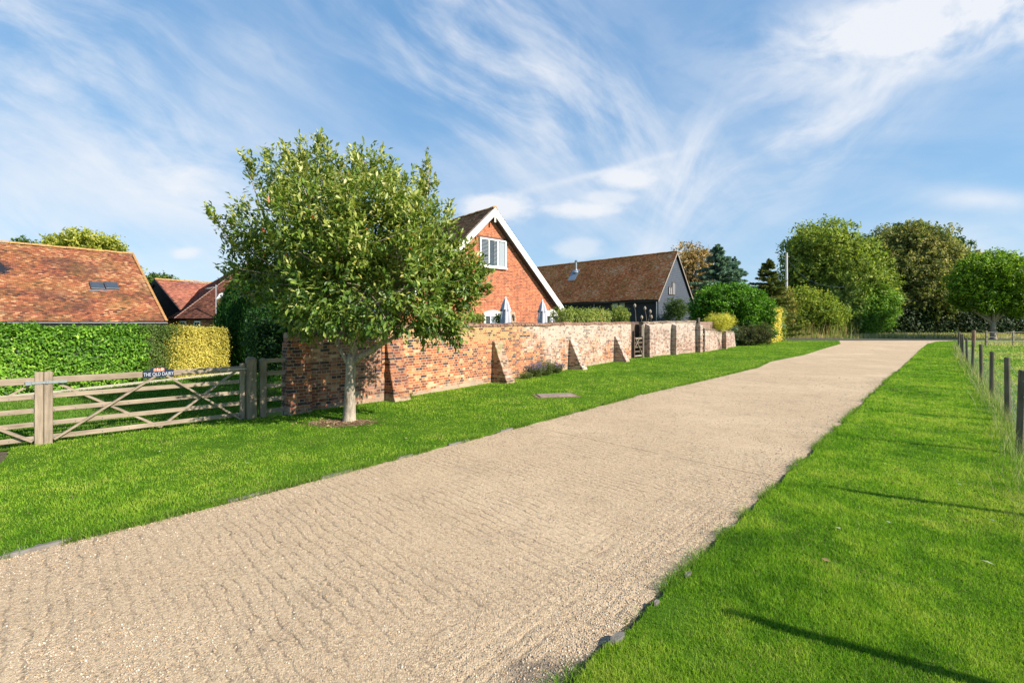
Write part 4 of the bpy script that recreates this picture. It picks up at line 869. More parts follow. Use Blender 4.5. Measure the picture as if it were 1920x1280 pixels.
def barn_side(px):   # local y of the long wall where column px meets it
    k = (px-CX)/F; n0, n1 = -bd[1], bd[0]; return (k*BO[1]-BO[0])/(n0-k*n1)
for pa, pb, za, zb_ in ((1148, 1159, 3.35, 3.85), (1162, 1172, 3.35, 3.85), (1110, 1121, 2.8, 3.4)):
    ya, yb = barn_side(pb), barn_side(pa); fw = MB(); fw.box(-.05, -.01, ya, yb, za, zb_); w_o = fw.build('window', woodmat('pale_window_board_%d' % pa, (.40, .30, .22), (.25, .18, .14), 1), bn)
    MB().box(-.058, -.052, ya+.08, yb-.08, za+.06, zb_-.06).build('pane', M['shutter'] if pa != 1110 else M['glass'], w_o)
fy = 11.4; fx = BW/2-.9; fz = RH-.9*bs
fl = MB(); fl.tube([(fx, fy, fz-.1), (fx, fy, fz+1.12)], .11, 12).build('flue', M['lead'], bn)
MB().lathe((fx, fy, fz+1.12), [(.19, 0), (.20, .05), (.05, .12), (.05, .15), (.19, .16), (.02, .27)], 12).build('flue_cowl', M['lead'], bn)
MB().lathe((fx, fy, fz-.1), [(.42, 0), (.34, .16), (.15, .34), (.13, .4)], 12).build('flue_flashing', M['lead'], bn)
MB().hexa([(fx-.9, fy-.5, fz-.9*bs+.10), (fx+.1, fy-.5, fz+.1*bs+.13), (fx+.1, fy+.5, fz+.1*bs+.13), (fx-.9, fy+.5, fz-.9*bs+.10), (fx-.9, fy-.5, fz-.9*bs+.14), (fx+.1, fy-.5, fz+.1*bs+.17), (fx+.1, fy+.5, fz+.1*bs+.17), (fx-.9, fy+.5, fz-.9*bs+.14)]).build('lead_tray', M['lead'], bn)

# --- long red roofed barn at the left
E = Vector((-19.7, 26.0)); ud = Vector((.637, .771)).normalized(); nd_ = Vector((-ud.y, ud.x)); LB = 15.0
LO = E-ud*LB; lb = empty('long_barn', (LO.x, LO.y, 0), math.atan2(ud.y, ud.x), 'long low black barn with a huge orange tiled roof and two skylights', 'barn')
RW = 8.0; RZh = 6.55; EZ = 1.98; a_ = math.atan((RZh-EZ)/RW)
MB().prism([(0, -.05), (LB-.35, -.05), (LB-.35, 1.75), (0, 1.75)], .35, 15.5).build('wall', M['black'], lb)
MB().add([(LB-.35, .35, 1.7), (LB-.35, 15.65, 1.7), (LB-.35, RW, RZh-.25), (LB-.40, .35, 1.7), (LB-.40, 15.65, 1.7), (LB-.40, RW, RZh-.25)], [(0, 1, 2), (3, 5, 4), (0, 3, 4, 1), (1, 4, 5, 2), (2, 5, 3, 0)]).build('gable_end', M['black'], lb)
MB().box(0, LB, -.02, .03, 1.72, 1.95).build('fascia', M['black'], lb)
MB().tube([(0, -.08, 1.90), (LB, -.08, 1.88)], .055, 8).build('gutter', plain('dark_gutter', (.03, .03, .035), .35), lb)
lsl = RW/math.cos(a_)
def flare(u_, v_): return u_ < LB-.05
tileroof('roof', (0, 0, EZ), (1, 0, 0), (0, math.cos(a_), math.sin(a_)), LB, lsl, M['tile_left'], lb, 61, TL, sag=.07)
tileroof('roof', (0, 2*RW, EZ), (1, 0, 0), (0, -math.cos(a_), math.sin(a_)), LB, lsl, M['tile_left'], lb, 62, TL, w_=.33, g_=.21)
MB().hexa([(0, 0, EZ-.10), (LB-.02, 0, EZ-.10), (LB-.02, RW, RZh-.12), (0, RW, RZh-.12), (0, 0, EZ-.02), (LB-.02, 0, EZ-.02), (LB-.02, RW, RZh-.03), (0, RW, RZh-.03)]).build('roof_deck', M['black'], lb)
ridge(lb, (0, RW, RZh+.05), (LB, RW, RZh+.05), M['ridge'], .17)
vt = MB(); n = 60
for i in range(n):
    t0 = i/n; t1 = (i+.93)/n; vt.bar((LB-.02, RW*t0, EZ+(RZh-EZ)*t0+.05), (LB-.02, RW*t1, EZ+(RZh-EZ)*t1+.03), .12, .03)
vt.build('verge_tiles', M['ridge'], lb)
def onplane(px, py, O, rz, y0, z0, tan_):   # local x,y where a pixel's ray meets the slope z=z0+(y-y0)*tan
    dx, dz_, dh = (px-CX)/F, 1.0, (HY-py)/F; c, s_ = math.cos(-rz), math.sin(-rz)
    ax, ay = -O[0]*c+O[1]*s_, -O[0]*s_-O[1]*c; bx_, by_ = dx*c-dz_*s_, dx*s_+dz_*c
    t = (z0+(ay-y0)*tan_-EYE)/(dh-by_*tan_); return ax+bx_*t, ay+by_*t
LRZ = math.atan2(ud.y, ud.x)
for px in (182, 209):
    x_, y_ = onplane(px, 538, LO, LRZ, 0, EZ, math.tan(a_)); cs, sn = math.cos(a_), math.sin(a_)
    def sk(xa, xb, va, vb, h0, h1):
        q_ = []
        for h in (h0, h1):
            for (xx, vv) in ((xa, va), (xb, va), (xb, vb), (xa, vb)): q_.append((x_+xx, y_+vv*cs-h*sn, EZ+y_*math.tan(a_)+vv*sn+h*cs))
        return MB().hexa(q_)
    so_ = sk(-.30, .30, -.42, .42, .02, .13).build('skylight', M['lead'] if False else plain('dark_skylight_frame_%d' % px, (.05, .055, .065), .4), lb, bevel=.01)
    sk(-.23, .23, -.34, .34, .132, .14).build('pane', M['glass'], so_)
    sk(-.40, .40, -.58, -.44, .028, .04).build('flashing', M['lead'], so_)

# --- smaller red roofed range between them
A0 = Vector((-25.1, 32.0)); au = Vector((.57, .82)).normalized(); ra = empty('cottage_range', (A0.x, A0.y, 0), math.atan2(au.y, au.x), 'low plum roofed cottage range with black verge behind the hedge', 'house')
RAL = 9.0; rh = 4.94; hw = 5.6; ez = 2.12; ta = math.atan((rh-ez)/hw)
tileroof('roof', (0, -hw, ez), (1, 0, 0), (0, math.cos(ta), math.sin(ta)), RAL, hw/math.cos(ta), M['tile_far'], ra, 71, TF)
tileroof('roof', (0, hw, ez), (1, 0, 0), (0, -math.cos(ta), math.sin(ta)), RAL, hw/math.cos(ta), M['tile_far'], ra, 72, TF, w_=.33, g_=.21)
MB().prism([(0, 0), (1, 0), (1, 1), (0, 1)], 0, 1) 
MB().add([(0, -hw, ez-.1), (0, hw, ez-.1), (0, 0, rh-.08), (RAL, -hw, ez-.1), (RAL, hw, ez-.1), (RAL, 0, rh-.08)], [(0, 1, 2), (3, 5, 4), (0, 3, 4, 1), (1, 4, 5, 2), (2, 5, 3, 0)]).build('roof_deck', M['black'], ra)
MB().box(.3, RAL, -hw+.4, hw-.4, -.05, ez+.02).build('wall', M['farhouse'], ra)
bb = MB()
for sgn in (-1, 1):
    bb.add([(-.06, 0, rh+.02), (-.06, sgn*hw, ez+.02), (-.06, sgn*hw, ez-.28), (-.06, 0, rh-.3), (-.01, 0, rh+.02), (-.01, sgn*hw, ez+.02), (-.01, sgn*hw, ez-.28), (-.01, 0, rh-.3)], [(0, 1, 2, 3), (7, 6, 5, 4), (0, 4, 5, 1), (1, 5, 6, 2), (2, 6, 7, 3), (3, 7, 4, 0)])
bb.build('bargeboard', M['black'], ra)
ridge(ra, (-.05, 0, rh+.04), (RAL, 0, rh+.04), M['ridge'], .14)
FL = P(328, 596, 28.0); AP = P(478, 484, 29.5); FR = P(640, 597, 24.5); BLp = P(270, 594, 38.0)
FLv, APv, FRv, BLv = [Vector(p) for p in (FL, AP, FR, BLp)]; FRv.z = FLv.z = BLv.z = 2.15
hb = empty('hipped_cottage', (FLv.x, FLv.y, 0), 0, 'dark plum hipped roof cottage behind the dark conifer', 'house')
base = Vector((FLv.x, FLv.y, 0))
def triroof(name, a, b, ap, seed):
    a, b, ap = [v-base for v in (a, b, ap)]; au_ = (b-a); L_ = au_.length; au_n = au_.normalized(); t = (ap-a).dot(au_n); foot = a+au_n*t; su = ap-foot; Ls = su.length
    tileroof(name, a, au_n, su, L_, Ls, M['tile_far'], hb, seed, TF, clip=lambda u_, v_: (u_ > t*v_/Ls) & (u_ < L_-(L_-t)*v_/Ls))
triroof('roof', FLv, FRv, APv, 73); triroof('roof', BLv, FLv, APv, 74)
d_ = MB(); BR = FRv+(BLv-FLv); pts = [v-base for v in (FLv, FRv, BR, BLv, APv)]; pts = [Vector((p.x, p.y, p.z-.04)) for p in pts]
d_.add([*pts], [(0, 1, 4), (1, 2, 4), (2, 3, 4), (3, 0, 4), (3, 2, 1, 0)]).build('roof_deck', M['black'], hb)
b1 = MB(); cen = sum((p for p in pts[:4]), Vector())/4
q4 = [p+(cen-p)*.06 for p in pts[:4]]
b1.hexa([(p.x, p.y, -.05) for p in q4]+[(p.x, p.y, 2.08) for p in q4]).build('wall', M['farhouse'], hb)
def hiprid(a, b): 
    mb = MB(); a = a-base; b = b-base; n = 34
    for i in range(n): mb.bar(a.lerp(b, i/n)+Vector((0, 0, .05)), a.lerp(b, (i+.9)/n)+Vector((0, 0, .03)), .16, .05)
    mb.build('hip_tiles', plain('pale_hip_tiles', (.34, .20, .16), .8), hb)
hiprid(FLv, APv)
dr = (q4[1]-q4[0]).normalized(); nr = Vector((dr.y, -dr.x, 0))
for pxa, pxb in ((340, 350), (366, 377)):
    def at_(px):
        k = (px-CX)/F; p0_ = q4[0]+base; return (k*p0_.y-p0_.x)/(dr.x-k*dr.y)
    s0, s1 = at_(pxa), at_(pxb); a = q4[0]+dr*s0+nr*.04; b = q4[0]+dr*s1+nr*.04
    wn = MB().bar((a.x, a.y, 1.65), (b.x, b.y, 1.65), .06, .72).build('window', M['white'], hb)
    m1 = a.lerp(b, .12)+nr*.035; m2 = a.lerp(b, .46)+nr*.035; m3 = a.lerp(b, .54)+nr*.035; m4 = a.lerp(b, .88)+nr*.035
    MB().bar((m1.x, m1.y, 1.65), (m2.x, m2.y, 1.65), .01, .56).bar((m3.x, m3.y, 1.65), (m4.x, m4.y, 1.65), .01, .56).build('pane', M['glass'], wn)
# white framed roof window and aerial
rn = (FRv-FLv).cross(APv-FLv).normalized(); rn = rn if rn.z > 0 else -rn
def onhip(px, py):
    d = Vector(((px-CX)/F, 1, (HY-py)/F)); o0 = Vector((0, 0, EYE)); t = (FLv-o0).dot(rn)/d.dot(rn); return o0+d*t-base
pq = [onhip(408, 563), onhip(424, 556), onhip(430, 547), onhip(414, 553)]
MB().hexa([p+rn*.03 for p in pq]+[p+rn*.12 for p in pq]).build('roof_window', M['white'], hb)
ae = P(405, 590, 27.0); ar = empty('television_aerial', (ae[0], ae[1], 2.2), 0, 'thin pale television aerial on a tall pole above the plum roof', 'aerial')
MB().tube([(0, 0, -2.2), (0, 0, 1.95)], .028, 6).build('pole', M['shutter'], ar)
am = MB(); am.tube([(-.52, 0, 1.72), (.1, 0, 1.86)], .018, 6)
for i in range(6): am.bar((-.5+i*.09, -.18, 1.725+i*.02), (-.5+i*.09, .18, 1.725+i*.02), .012, .012)
am.build('antenna', M['shutter'], ar)

# ------------------------------------------------------------------ foliage
def unit(v): return v/(np.linalg.norm(v, axis=-1, keepdims=True)+1e-9)
def leafmesh(name, Pc, axis, nrm, size, aspect, cols, mat, parent, rng, fold=.25):
    """one folded diamond leaf per point: axis = long direction, nrm = upper face"""
    n = len(Pc); axis = unit(axis); side = unit(np.cross(axis, nrm)); up = np.cross(side, axis)
    L = size[:, None]; W = L*aspect/2
    V = np.empty((n, 4, 3), np.float32)
    V[:, 0] = Pc-axis*L*.5; V[:, 1] = Pc+side*W+up*W*fold+axis*L*.05; V[:, 2] = Pc+axis*L*.5-up*L*.06; V[:, 3] = Pc-side*W+up*W*fold+axis*L*.05
    b0 = np.arange(n)[:, None]*4; Fc = np.concatenate([b0+np.array([0, 1, 2]), b0+np.array([0, 2, 3])], 0)
    return npmesh(name, V, Fc, mat, parent, np.repeat(cols, 4, 0))
def palpick(pal, t, rng, jit=.25):
    pal = np.array(pal); t = np.clip(t, 0, .999)*(len(pal)-1); i = t.astype(int); f = (t-i)[:, None]
    return (pal[i]*(1-f)+pal[i+1]*f)*(1-jit+2*jit*rng.random(len(t)))[:, None]
def lobeset(c, Rr, k, sub, rng, squash=1.0, low=-.6):
    """sub-lobes spread over an ellipsoid's surface, plus a core"""
    c = np.array(c, float); Rr = np.array(Rr, float); out = [(c, Rr*.72)]
    for i in range(k):
        z = 1-(i+.5)/k*(1-low); ph = i*2.39996+rng.random()*.7; rr_ = math.sqrt(max(0, 1-z*z)); d = np.array([rr_*math.cos(ph), rr_*math.sin(ph), z])
        s_ = sub*(.65+.7*rng.random()); out.append((c+d*Rr*(1-.55*sub+rng.normal(0, .05)), Rr*s_*np.array([1, 1, squash])))
    return out
def crown(name, parent, lobes, n, size, aspect, pal, rng, mat='leaf_far', per=9, clr=.3, up=.35, droop=0.0, core=.22, topbright=.3, holes=0.0):
    A = np.array([r_[0]*r_[1]+r_[1]*r_[2]+r_[0]*r_[2] for _, r_ in lobes]); m = n//per
    k = rng.choice(len(lobes), m, p=A/A.sum()); C = np.array([c for c, _ in lobes])[k]; Rv = np.array([r_ for _, r_ in lobes])[k]
    d = unit(rng.normal(size=(m, 3))); d[:, 2] += .15; d = unit(d)
    rad = 1-np.abs(rng.normal(0, .10, m)); ci = rng.random(m) < core; rad[ci] = rng.random(ci.sum())**.5*.8
    cp = C+d*Rv*rad[:, None]
    if holes: kp = rng.random(m) > holes*(vnoise(cp[:, 0]*1.3+cp[:, 1], cp[:, 2]*1.3+cp[:, 1]*.5, 5) > .55); cp = cp[kp]; d = d[kp]; m = len(cp)
    kp = cp[:, 2] > .12; cp = cp[kp]; d = d[kp]; m = len(cp)
    tw = unit(d+np.array([0, 0, up-droop])+rng.normal(0, .35, (m, 3)))          # twig direction
    t = rng.random((m, per))-.3; Pc = cp[:, None]+tw[:, None]*(t*clr*2.2)[..., None]+rng.normal(0, clr*.42, (m, per, 3))
    ax = unit(tw[:, None]*.6+rng.normal(0, .6, (m, per, 3))+np.array([0, 0, -.15-droop])); nr = unit(d[:, None]*.9+np.array([0, 0, .6])+rng.normal(0, .55, (m, per, 3)))
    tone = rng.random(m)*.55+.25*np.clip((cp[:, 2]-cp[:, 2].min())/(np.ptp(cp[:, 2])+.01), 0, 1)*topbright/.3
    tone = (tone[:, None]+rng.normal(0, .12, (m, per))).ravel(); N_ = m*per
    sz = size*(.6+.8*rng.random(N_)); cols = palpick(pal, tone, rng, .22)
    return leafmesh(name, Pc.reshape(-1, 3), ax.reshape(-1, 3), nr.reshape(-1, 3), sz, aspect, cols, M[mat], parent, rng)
def limbs(name, parent, base, h, r0_, tips, mat, rng, bend=.12, fork=None):
    mb = MB(); b0 = Vector(base); fk = Vector(fork) if fork is not None else b0+Vector((0, 0, h))
    pts = [b0+Vector((0, 0, -.05)), b0+Vector((0, 0, .15)), b0.lerp(fk, .4)+Vector((rng.normal()*.02, rng.normal()*.02, 0)), b0.lerp(fk, .8), fk]
    mb.tube(pts, [r0_*1.5, r0_*1.15, r0_, r0_*.9, r0_*.85], 10)
    for tp in tips:
        tp = Vector(tp); L = (tp-fk).length; md = fk.lerp(tp, .5)+Vector((rng.normal()*L*bend, rng.normal()*L*bend, L*.05)); q1 = fk.lerp(md, .5)-Vector((0, 0, L*.02))
        mb.tube([fk-Vector((0, 0, r0_*.8)), q1, md, md.lerp(tp, .5), tp], [r0_*.6, r0_*.5, r0_*.36, r0_*.24, r0_*.08], 7)
    return mb.build(name, mat, parent, smooth=True)
def tree(pxc, Z, lobes_px, n, leaf, pal, label, cat='tree', name='tree', group=None, seed=1, trunk_px=None, trunk_r=.25, fork=.3, per=9, clr=.35, aspect=.5, mat='leaf_far', depth=.8, bark='bark_dark', up=.35, droop=0.0, k=9, sub=.45, core=.22, low=-.6, holes=0.0, forkz=None, topbright=.3):
    """lobes_px: (px, py, rx_px, rz_px, dz metres) of the big masses, seen at distance Z"""
    rng = np.random.default_rng(seed); bx_ = (pxc-CX)/F*Z; r_ = empty(name, (bx_, Z, 0), 0, label, cat, group)
    lob = []
    for (px, py, rx, rz2, dz) in lobes_px:
        x, y, z = P(px, py, Z); rxm = rx/F*Z; rzm = rz2/F*Z
        lob += lobeset((x-bx_, dz, z), (rxm, rxm*depth, rzm), k, sub, rng, low=low)
    crown('crown', r_, lob, n, leaf, aspect, pal, rng, mat, per, clr, up, droop, core, topbright, holes)
    top = max(c[2] for c, _ in lob); low_ = min(c[2]-rr_[2] for c, rr_ in lob)
    fz_ = forkz if forkz is not None else max(.4, low_+.15*(top-low_))
    big_ = [c for c, rr_ in lob[::max(1, k//2)]][:9]
    limbs('trunk', r_, (0, 0, 0), fz_, trunk_r, [tuple(np.array(c)*[.8, .8, .92]) for c in big_], M[bark], rng)
    return r_

# --- hero tree on the verge
rng = np.random.default_rng(101); TZ = 8.6; tb = G(655, 789, .035); TZ = tb[1]
ht = empty('garden_tree', (tb[0], TZ, .03), 0, 'round headed broadleaf tree with pale forked trunk standing on the verge by the brick wall', 'tree')
def T(px, py, dz=0.0): Zt = TZ+dz; return np.array([(px-CX)/F*Zt-tb[0], dz, EYE+(HY-py)/F*Zt-.03])
HT = [(535, 345, 60, 0), (610, 330, 62, .2), (690, 350, 66, -.3), (760, 385, 62, .1), (510, 420, 68, -.2), (590, 425, 85, -.9), (690, 430, 90, -.9), (790, 450, 72, -.4), (850, 505, 58, 0), (495, 500, 62, -.3), (482, 528, 40, .2),
      (568, 552, 62, -.6), (640, 530, 85, -1.1), (740, 535, 85, -1.0), (825, 570, 66, -.4), (850, 540, 55, .4), (790, 605, 38, -.3), (690, 585, 50, -.9), (575, 600, 34, -.3), (845, 600, 26, -.2),
      (600, 400, 85, 1.2), (700, 400, 85, 1.3), (550, 480, 80, 1.1), (780, 480, 80, 1.1), (650, 520, 85, 1.3), (600, 560, 55, .8), (740, 560, 60, .9), (870, 520, 40, 0), (650, 455, 90, .2)]
NL = 66000; per = 9
A = np.array([h_[2]**2 for h_ in HT], float); m_ = NL//per; k_ = rng.choice(len(HT), m_, p=A/A.sum())
C = np.array([T(h_[0], h_[1], h_[3]) for h_ in HT])[k_]; Rr_ = np.array([h_[2]/F*TZ for h_ in HT])[k_]
d = unit(rng.normal(size=(m_, 3))); rad = 1-np.abs(rng.normal(0, .13, m_)); ci = rng.random(m_) < .25; rad[ci] = rng.random(ci.sum())**.5*.85
cp = C+d*(Rr_*rad)[:, None]
kp = vnoise(cp[:, 0]*1.9+20, cp[:, 2]*1.9+cp[:, 1]*.8, 13, 2) > .37+.04*rng.random(len(cp)); kp |= rng.random(len(cp)) < .25; cp, d = cp[kp], d[kp]; m_ = len(cp)
# shoots that break out of the outline
def shoot(p0_, p1_, n): t = rng.random(n)**.8; return np.array(p0_)[None]*(1-t[:, None])+np.array(p1_)[None]*t[:, None]+rng.normal(0, .035, (n, 3))
SH = [((480, 500, 0), (385, 392, -.1), 22), ((470, 450, .1), (392, 388, 0), 12), ((450, 520, 0), (410, 430, .2), 12), ((510, 380, 0), (452, 288, 0), 12), ((480, 330, 0), (455, 286, 0), 7), ((540, 340, 0), (532, 268, 0), 14), ((570, 330, 0), (566, 262, .2), 16), ((600, 330, 0), (600, 252, -.1), 15), ((620, 320, 0), (612, 275, .2), 10),
      ((670, 340, 0), (672, 284, 0), 14), ((690, 340, 0), (706, 300, .1), 9), ((780, 400, 0), (806, 288, 0), 26), ((800, 390, .2), (790, 310, 0), 15), ((730, 360, 0), (728, 300, 0), 5), ((830, 440, 0), (845, 378, 0), 9), ((810, 420, 0), (818, 340, 0), 9), ((800, 600, -.3), (855, 640, -.3), 16), ((740, 590, -.5), (745, 622, -.5), 10), ((840, 590, -.1), (862, 648, -.1), 13),
      ((760, 600, -.3), (800, 622, -.3), 10), ((500, 530, 0), (440, 515, 0), 14), ((880, 520, 0), (918, 505, 0), 14), ((880, 545, 0), (922, 540, 0), 12), ((640, 590, -.6), (590, 612, -.4), 12), ((500, 300, 0), (505, 285, 0), 5), ((645, 320, .2), (640, 300, 0), 6), ((760, 350, 0), (748, 322, 0), 6), ((450, 480, .2), (425, 440, .1), 10)]
sp = []; sd_ = []
for a, b_, n in SH:
    pa_, pb_ = T(*a), T(*b_); q_ = shoot(pa_, pb_, n); sp.append(q_); sd_.append(np.repeat(unit(pb_-pa_)[None], n, 0))
cp = np.concatenate([cp]+sp); d = np.concatenate([d]+sd_); ns = sum(len(q_) for q_ in sp); m_ = len(cp)
tight = np.ones(m_); tight[-ns:] = .55
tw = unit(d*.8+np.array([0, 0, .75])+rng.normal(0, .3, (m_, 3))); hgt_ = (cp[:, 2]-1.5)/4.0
lowm = np.clip(1-hgt_*2.2, 0, 1)[:, None]; tw = unit(tw*(1-lowm)+lowm*unit(d*.9+np.array([0, 0, -.15])+rng.normal(0, .3, (m_, 3))))
t_ = (np.arange(per)/per-.45); Pc = cp[:, None]+tw[:, None]*(t_*.30)[None, :, None]*tight[:, None, None]+rng.normal(0, .028, (m_, per, 3))
rad_ = unit(rng.normal(size=(m_, per, 3))); ax = unit(tw[:, None]*.75+rad_*.75+np.array([0, 0, -.05])-lowm[:, None]*np.array([0, 0, .35])); nr = unit(tw[:, None]*.7+np.array([.1, -.1, .7])-ax*.2+rng.normal(0, .35, (m_, per, 3)))
Pc = Pc+ax*.04
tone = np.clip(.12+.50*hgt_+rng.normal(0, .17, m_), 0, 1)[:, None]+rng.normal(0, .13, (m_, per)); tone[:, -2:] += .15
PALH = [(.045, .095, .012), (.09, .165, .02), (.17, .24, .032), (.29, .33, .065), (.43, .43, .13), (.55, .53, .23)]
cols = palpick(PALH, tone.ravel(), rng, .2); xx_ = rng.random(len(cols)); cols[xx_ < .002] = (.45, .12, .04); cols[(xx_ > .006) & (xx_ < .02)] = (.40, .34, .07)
sz = .108*(.6+.7*rng.random(len(cols))); M['hero'] = leafmat('glossy_tree_leaf', .30, .42, .4)
leafmesh('crown', Pc.reshape(-1, 3), ax.reshape(-1, 3), nr.reshape(-1, 3), sz, .42, cols, M['hero'], ht, rng, .3)
tk = MB()
def br(pts, rs, n=9): tk.tube([tuple(T(*p)) for p in pts], [q_*.82 for q_ in rs], n)
br([(655, 793, 0), (655, 786, 0), (656, 762, 0), (656, 730, 0), (657, 700, 0), (659, 680, 0), (661, 662, 0)], [.185, .150, .128, .115, .108, .112, .10], 16)
br([(657, 690, 0), (646, 668, .02), (634, 648, .05), (631, 630, .1), (612, 600, .25), (590, 560, .4), (560, 500, .5), (535, 420, .4), (530, 340, .2)], [.06, .055, .05, .045, .045, .04, .03, .02, .008])
br([(661, 670, 0), (664, 640, -.05), (660, 610, -.15), (655, 560, -.2), (640, 490, -.2), (615, 410, 0), (600, 300, 0)], [.085, .078, .07, .06, .045, .03, .008])
br([(664, 640, -.05), (676, 610, .1), (690, 570, .3), (700, 500, .4), (705, 420, .3), (690, 330, .1)], [.06, .055, .05, .04, .025, .008])
br([(661, 685, 0), (676, 668, -.05), (700, 656, -.1), (718, 640, -.15), (728, 622, -.1), (745, 598, 0), (770, 550, .1), (790, 470, .1), (800, 380, 0), (805, 310, 0)], [.07, .066, .062, .055, .05, .045, .035, .025, .015, .006])
br([(700, 656, -.1), (726, 640, -.25), (750, 626, -.35), (772, 612, -.4), (800, 590, -.4), (840, 560, -.2)], [.048, .042, .036, .032, .024, .008])
br([(631, 630, .1), (610, 612, -.1), (570, 596, -.3), (520, 560, -.3), (460, 500, 0), (395, 396, -.05)], [.035, .03, .028, .022, .016, .004])
br([(660, 600, -.15), (690, 580, -.6), (740, 550, -.9), (800, 520, -.8)], [.04, .035, .028, .01]); br([(655, 560, -.2), (610, 520, -.7), (560, 470, -.7), (500, 420, -.4), (455, 290, 0)], [.035, .03, .022, .015, .004])
r2_ = np.random.default_rng(5)
for i in range(90):
    h_ = HT[r2_.integers(len(HT))]; c_ = T(h_[0], h_[1], h_[3]); o_ = unit(r2_.normal(size=3))*h_[2]/F*TZ*.95; core_ = T(655, 540, 0); st_ = core_+(c_-core_)*.35; md = (st_+c_+o_)/2+r2_.normal(0, .08, 3)
    tk.tube([tuple(st_), tuple(md), tuple(c_+o_)], [.018, .012, .004], 5)
tk.build('trunk', M['bark'], ht, smooth=True)

# --- conifer behind the gate
def plume_conifer(px0, px1, pytop, Z, label, seed, n, pal, size=.16, squareness=2.6, name='conifer', zb=.1):
    rng = np.random.default_rng(seed); x0 = (px0-CX)/F*Z; x1 = (px1-CX)/F*Z; H = EYE+(HY-pytop)/F*Z; Rm = (x1-x0)/2; r_ = empty(name, ((x0+x1)/2, Z, 0), 0, label, 'tree')
    prof = lambda t: (1-np.clip(t, 0, 1)**squareness)**.6*(.72+.28*np.clip(t*5, 0, 1))
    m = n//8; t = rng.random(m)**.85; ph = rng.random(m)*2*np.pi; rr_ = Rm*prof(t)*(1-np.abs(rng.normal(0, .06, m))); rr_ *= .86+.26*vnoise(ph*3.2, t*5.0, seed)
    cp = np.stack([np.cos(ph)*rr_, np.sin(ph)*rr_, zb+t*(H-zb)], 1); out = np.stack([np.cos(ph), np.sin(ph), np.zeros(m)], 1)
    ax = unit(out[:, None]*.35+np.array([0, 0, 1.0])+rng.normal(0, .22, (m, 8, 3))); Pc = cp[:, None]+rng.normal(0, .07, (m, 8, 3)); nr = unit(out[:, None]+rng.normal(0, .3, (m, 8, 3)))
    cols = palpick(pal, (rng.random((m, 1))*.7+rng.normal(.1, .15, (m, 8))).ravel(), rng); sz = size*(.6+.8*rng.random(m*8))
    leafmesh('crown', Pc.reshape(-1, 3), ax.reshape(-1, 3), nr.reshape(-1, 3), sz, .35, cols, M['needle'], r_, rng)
    MB().lathe((0, 0, 0), [(.16, 0), (.13, .5), (.09, H*.8)], 8).build('trunk', M['bark_dark'], r_); 
    return r_
DG = [(.010, .030, .008), (.016, .050, .010), (.026, .080, .014), (.045, .12, .022)]
plume_conifer(411, 500, 524, 19.2, 'broad dense dark green conifer behind the five-bar gate', 301, 42000, DG, .13)
plume_conifer(462, 565, 506, 18.0, 'second dense dark conifer, half hidden behind the garden tree', 302, 50000, DG, .13)

# --- blue spruce and other layered conifers
def spruce(pxc, pytop, pybase, halfpx, Z, label, seed, n, pal, size=.3, gap=.5, droop=.12, name='spruce', leanpow=.85):
    rng = np.random.default_rng(seed); x = (pxc-CX)/F*Z; H = EYE+(HY-pytop)/F*Z; Rm = halfpx/F*Z; r_ = empty(name, (x, Z, 0), 0, label, 'tree'); hb_ = .5
    nb = int((H-hb_)/gap)*9; t = rng.random(nb)**1.15; ph = rng.random(nb)*2*np.pi; Lb = Rm*(1-t)**leanpow*(.62+.55*rng.random(nb))+.12
    m = max(8, n//nb); s_ = rng.random((nb, m))**.7
    cx_ = np.cos(ph)[:, None]*Lb[:, None]*s_; cy_ = np.sin(ph)[:, None]*Lb[:, None]*s_; cz_ = hb_+(H-hb_)*t[:, None]+Lb[:, None]*(s_*.12-s_**2*droop)
    wv = rng.normal(0, 1, (nb, m))*Lb[:, None]*.11*(1.2-s_); cx_ += -np.sin(ph)[:, None]*wv; cy_ += np.cos(ph)[:, None]*wv; cz_ -= np.abs(rng.normal(0, .10, (nb, m)))
    Pc = np.stack([cx_, cy_, cz_], 2).reshape(-1, 3); ax = np.stack([np.cos(ph), np.sin(ph), np.full(nb, .35)], 1)[:, None]+rng.normal(0, .5, (nb, m, 3)); nr = np.array([0, 0, 1.0])+rng.normal(0, .5, (nb*m, 3))
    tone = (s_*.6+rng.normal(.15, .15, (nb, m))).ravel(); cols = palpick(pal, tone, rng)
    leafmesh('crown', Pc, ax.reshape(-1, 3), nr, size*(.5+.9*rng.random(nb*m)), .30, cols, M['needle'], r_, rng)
    MB().lathe((0, 0, 0), [(.25, 0), (.2, 1), (.03, H-.1)], 8).build('trunk', M['bark_dark'], r_); return r_
BLUE = [(.03, .055, .04), (.06, .11, .085), (.12, .19, .15), (.24, .33, .28)]
spruce(1345, 458, 640, 105, 50, 'blue green spruce with layered branches behind the big glossy bush', 311, 56000, BLUE, .36, .42)
spruce(1378, 482, 640, 66, 51.5, 'smaller blue green spruce top on the right shoulder of the blue spruce', 312, 22000, BLUE, .34, .45)
spruce(1440, 486, 640, 60, 49, 'narrow dark olive conifer left of the utility pole', 313, 34000, [(.03, .045, .012), (.055, .075, .02), (.10, .12, .03), (.17, .17, .045)], .30, .4, .05, leanpow=.75)

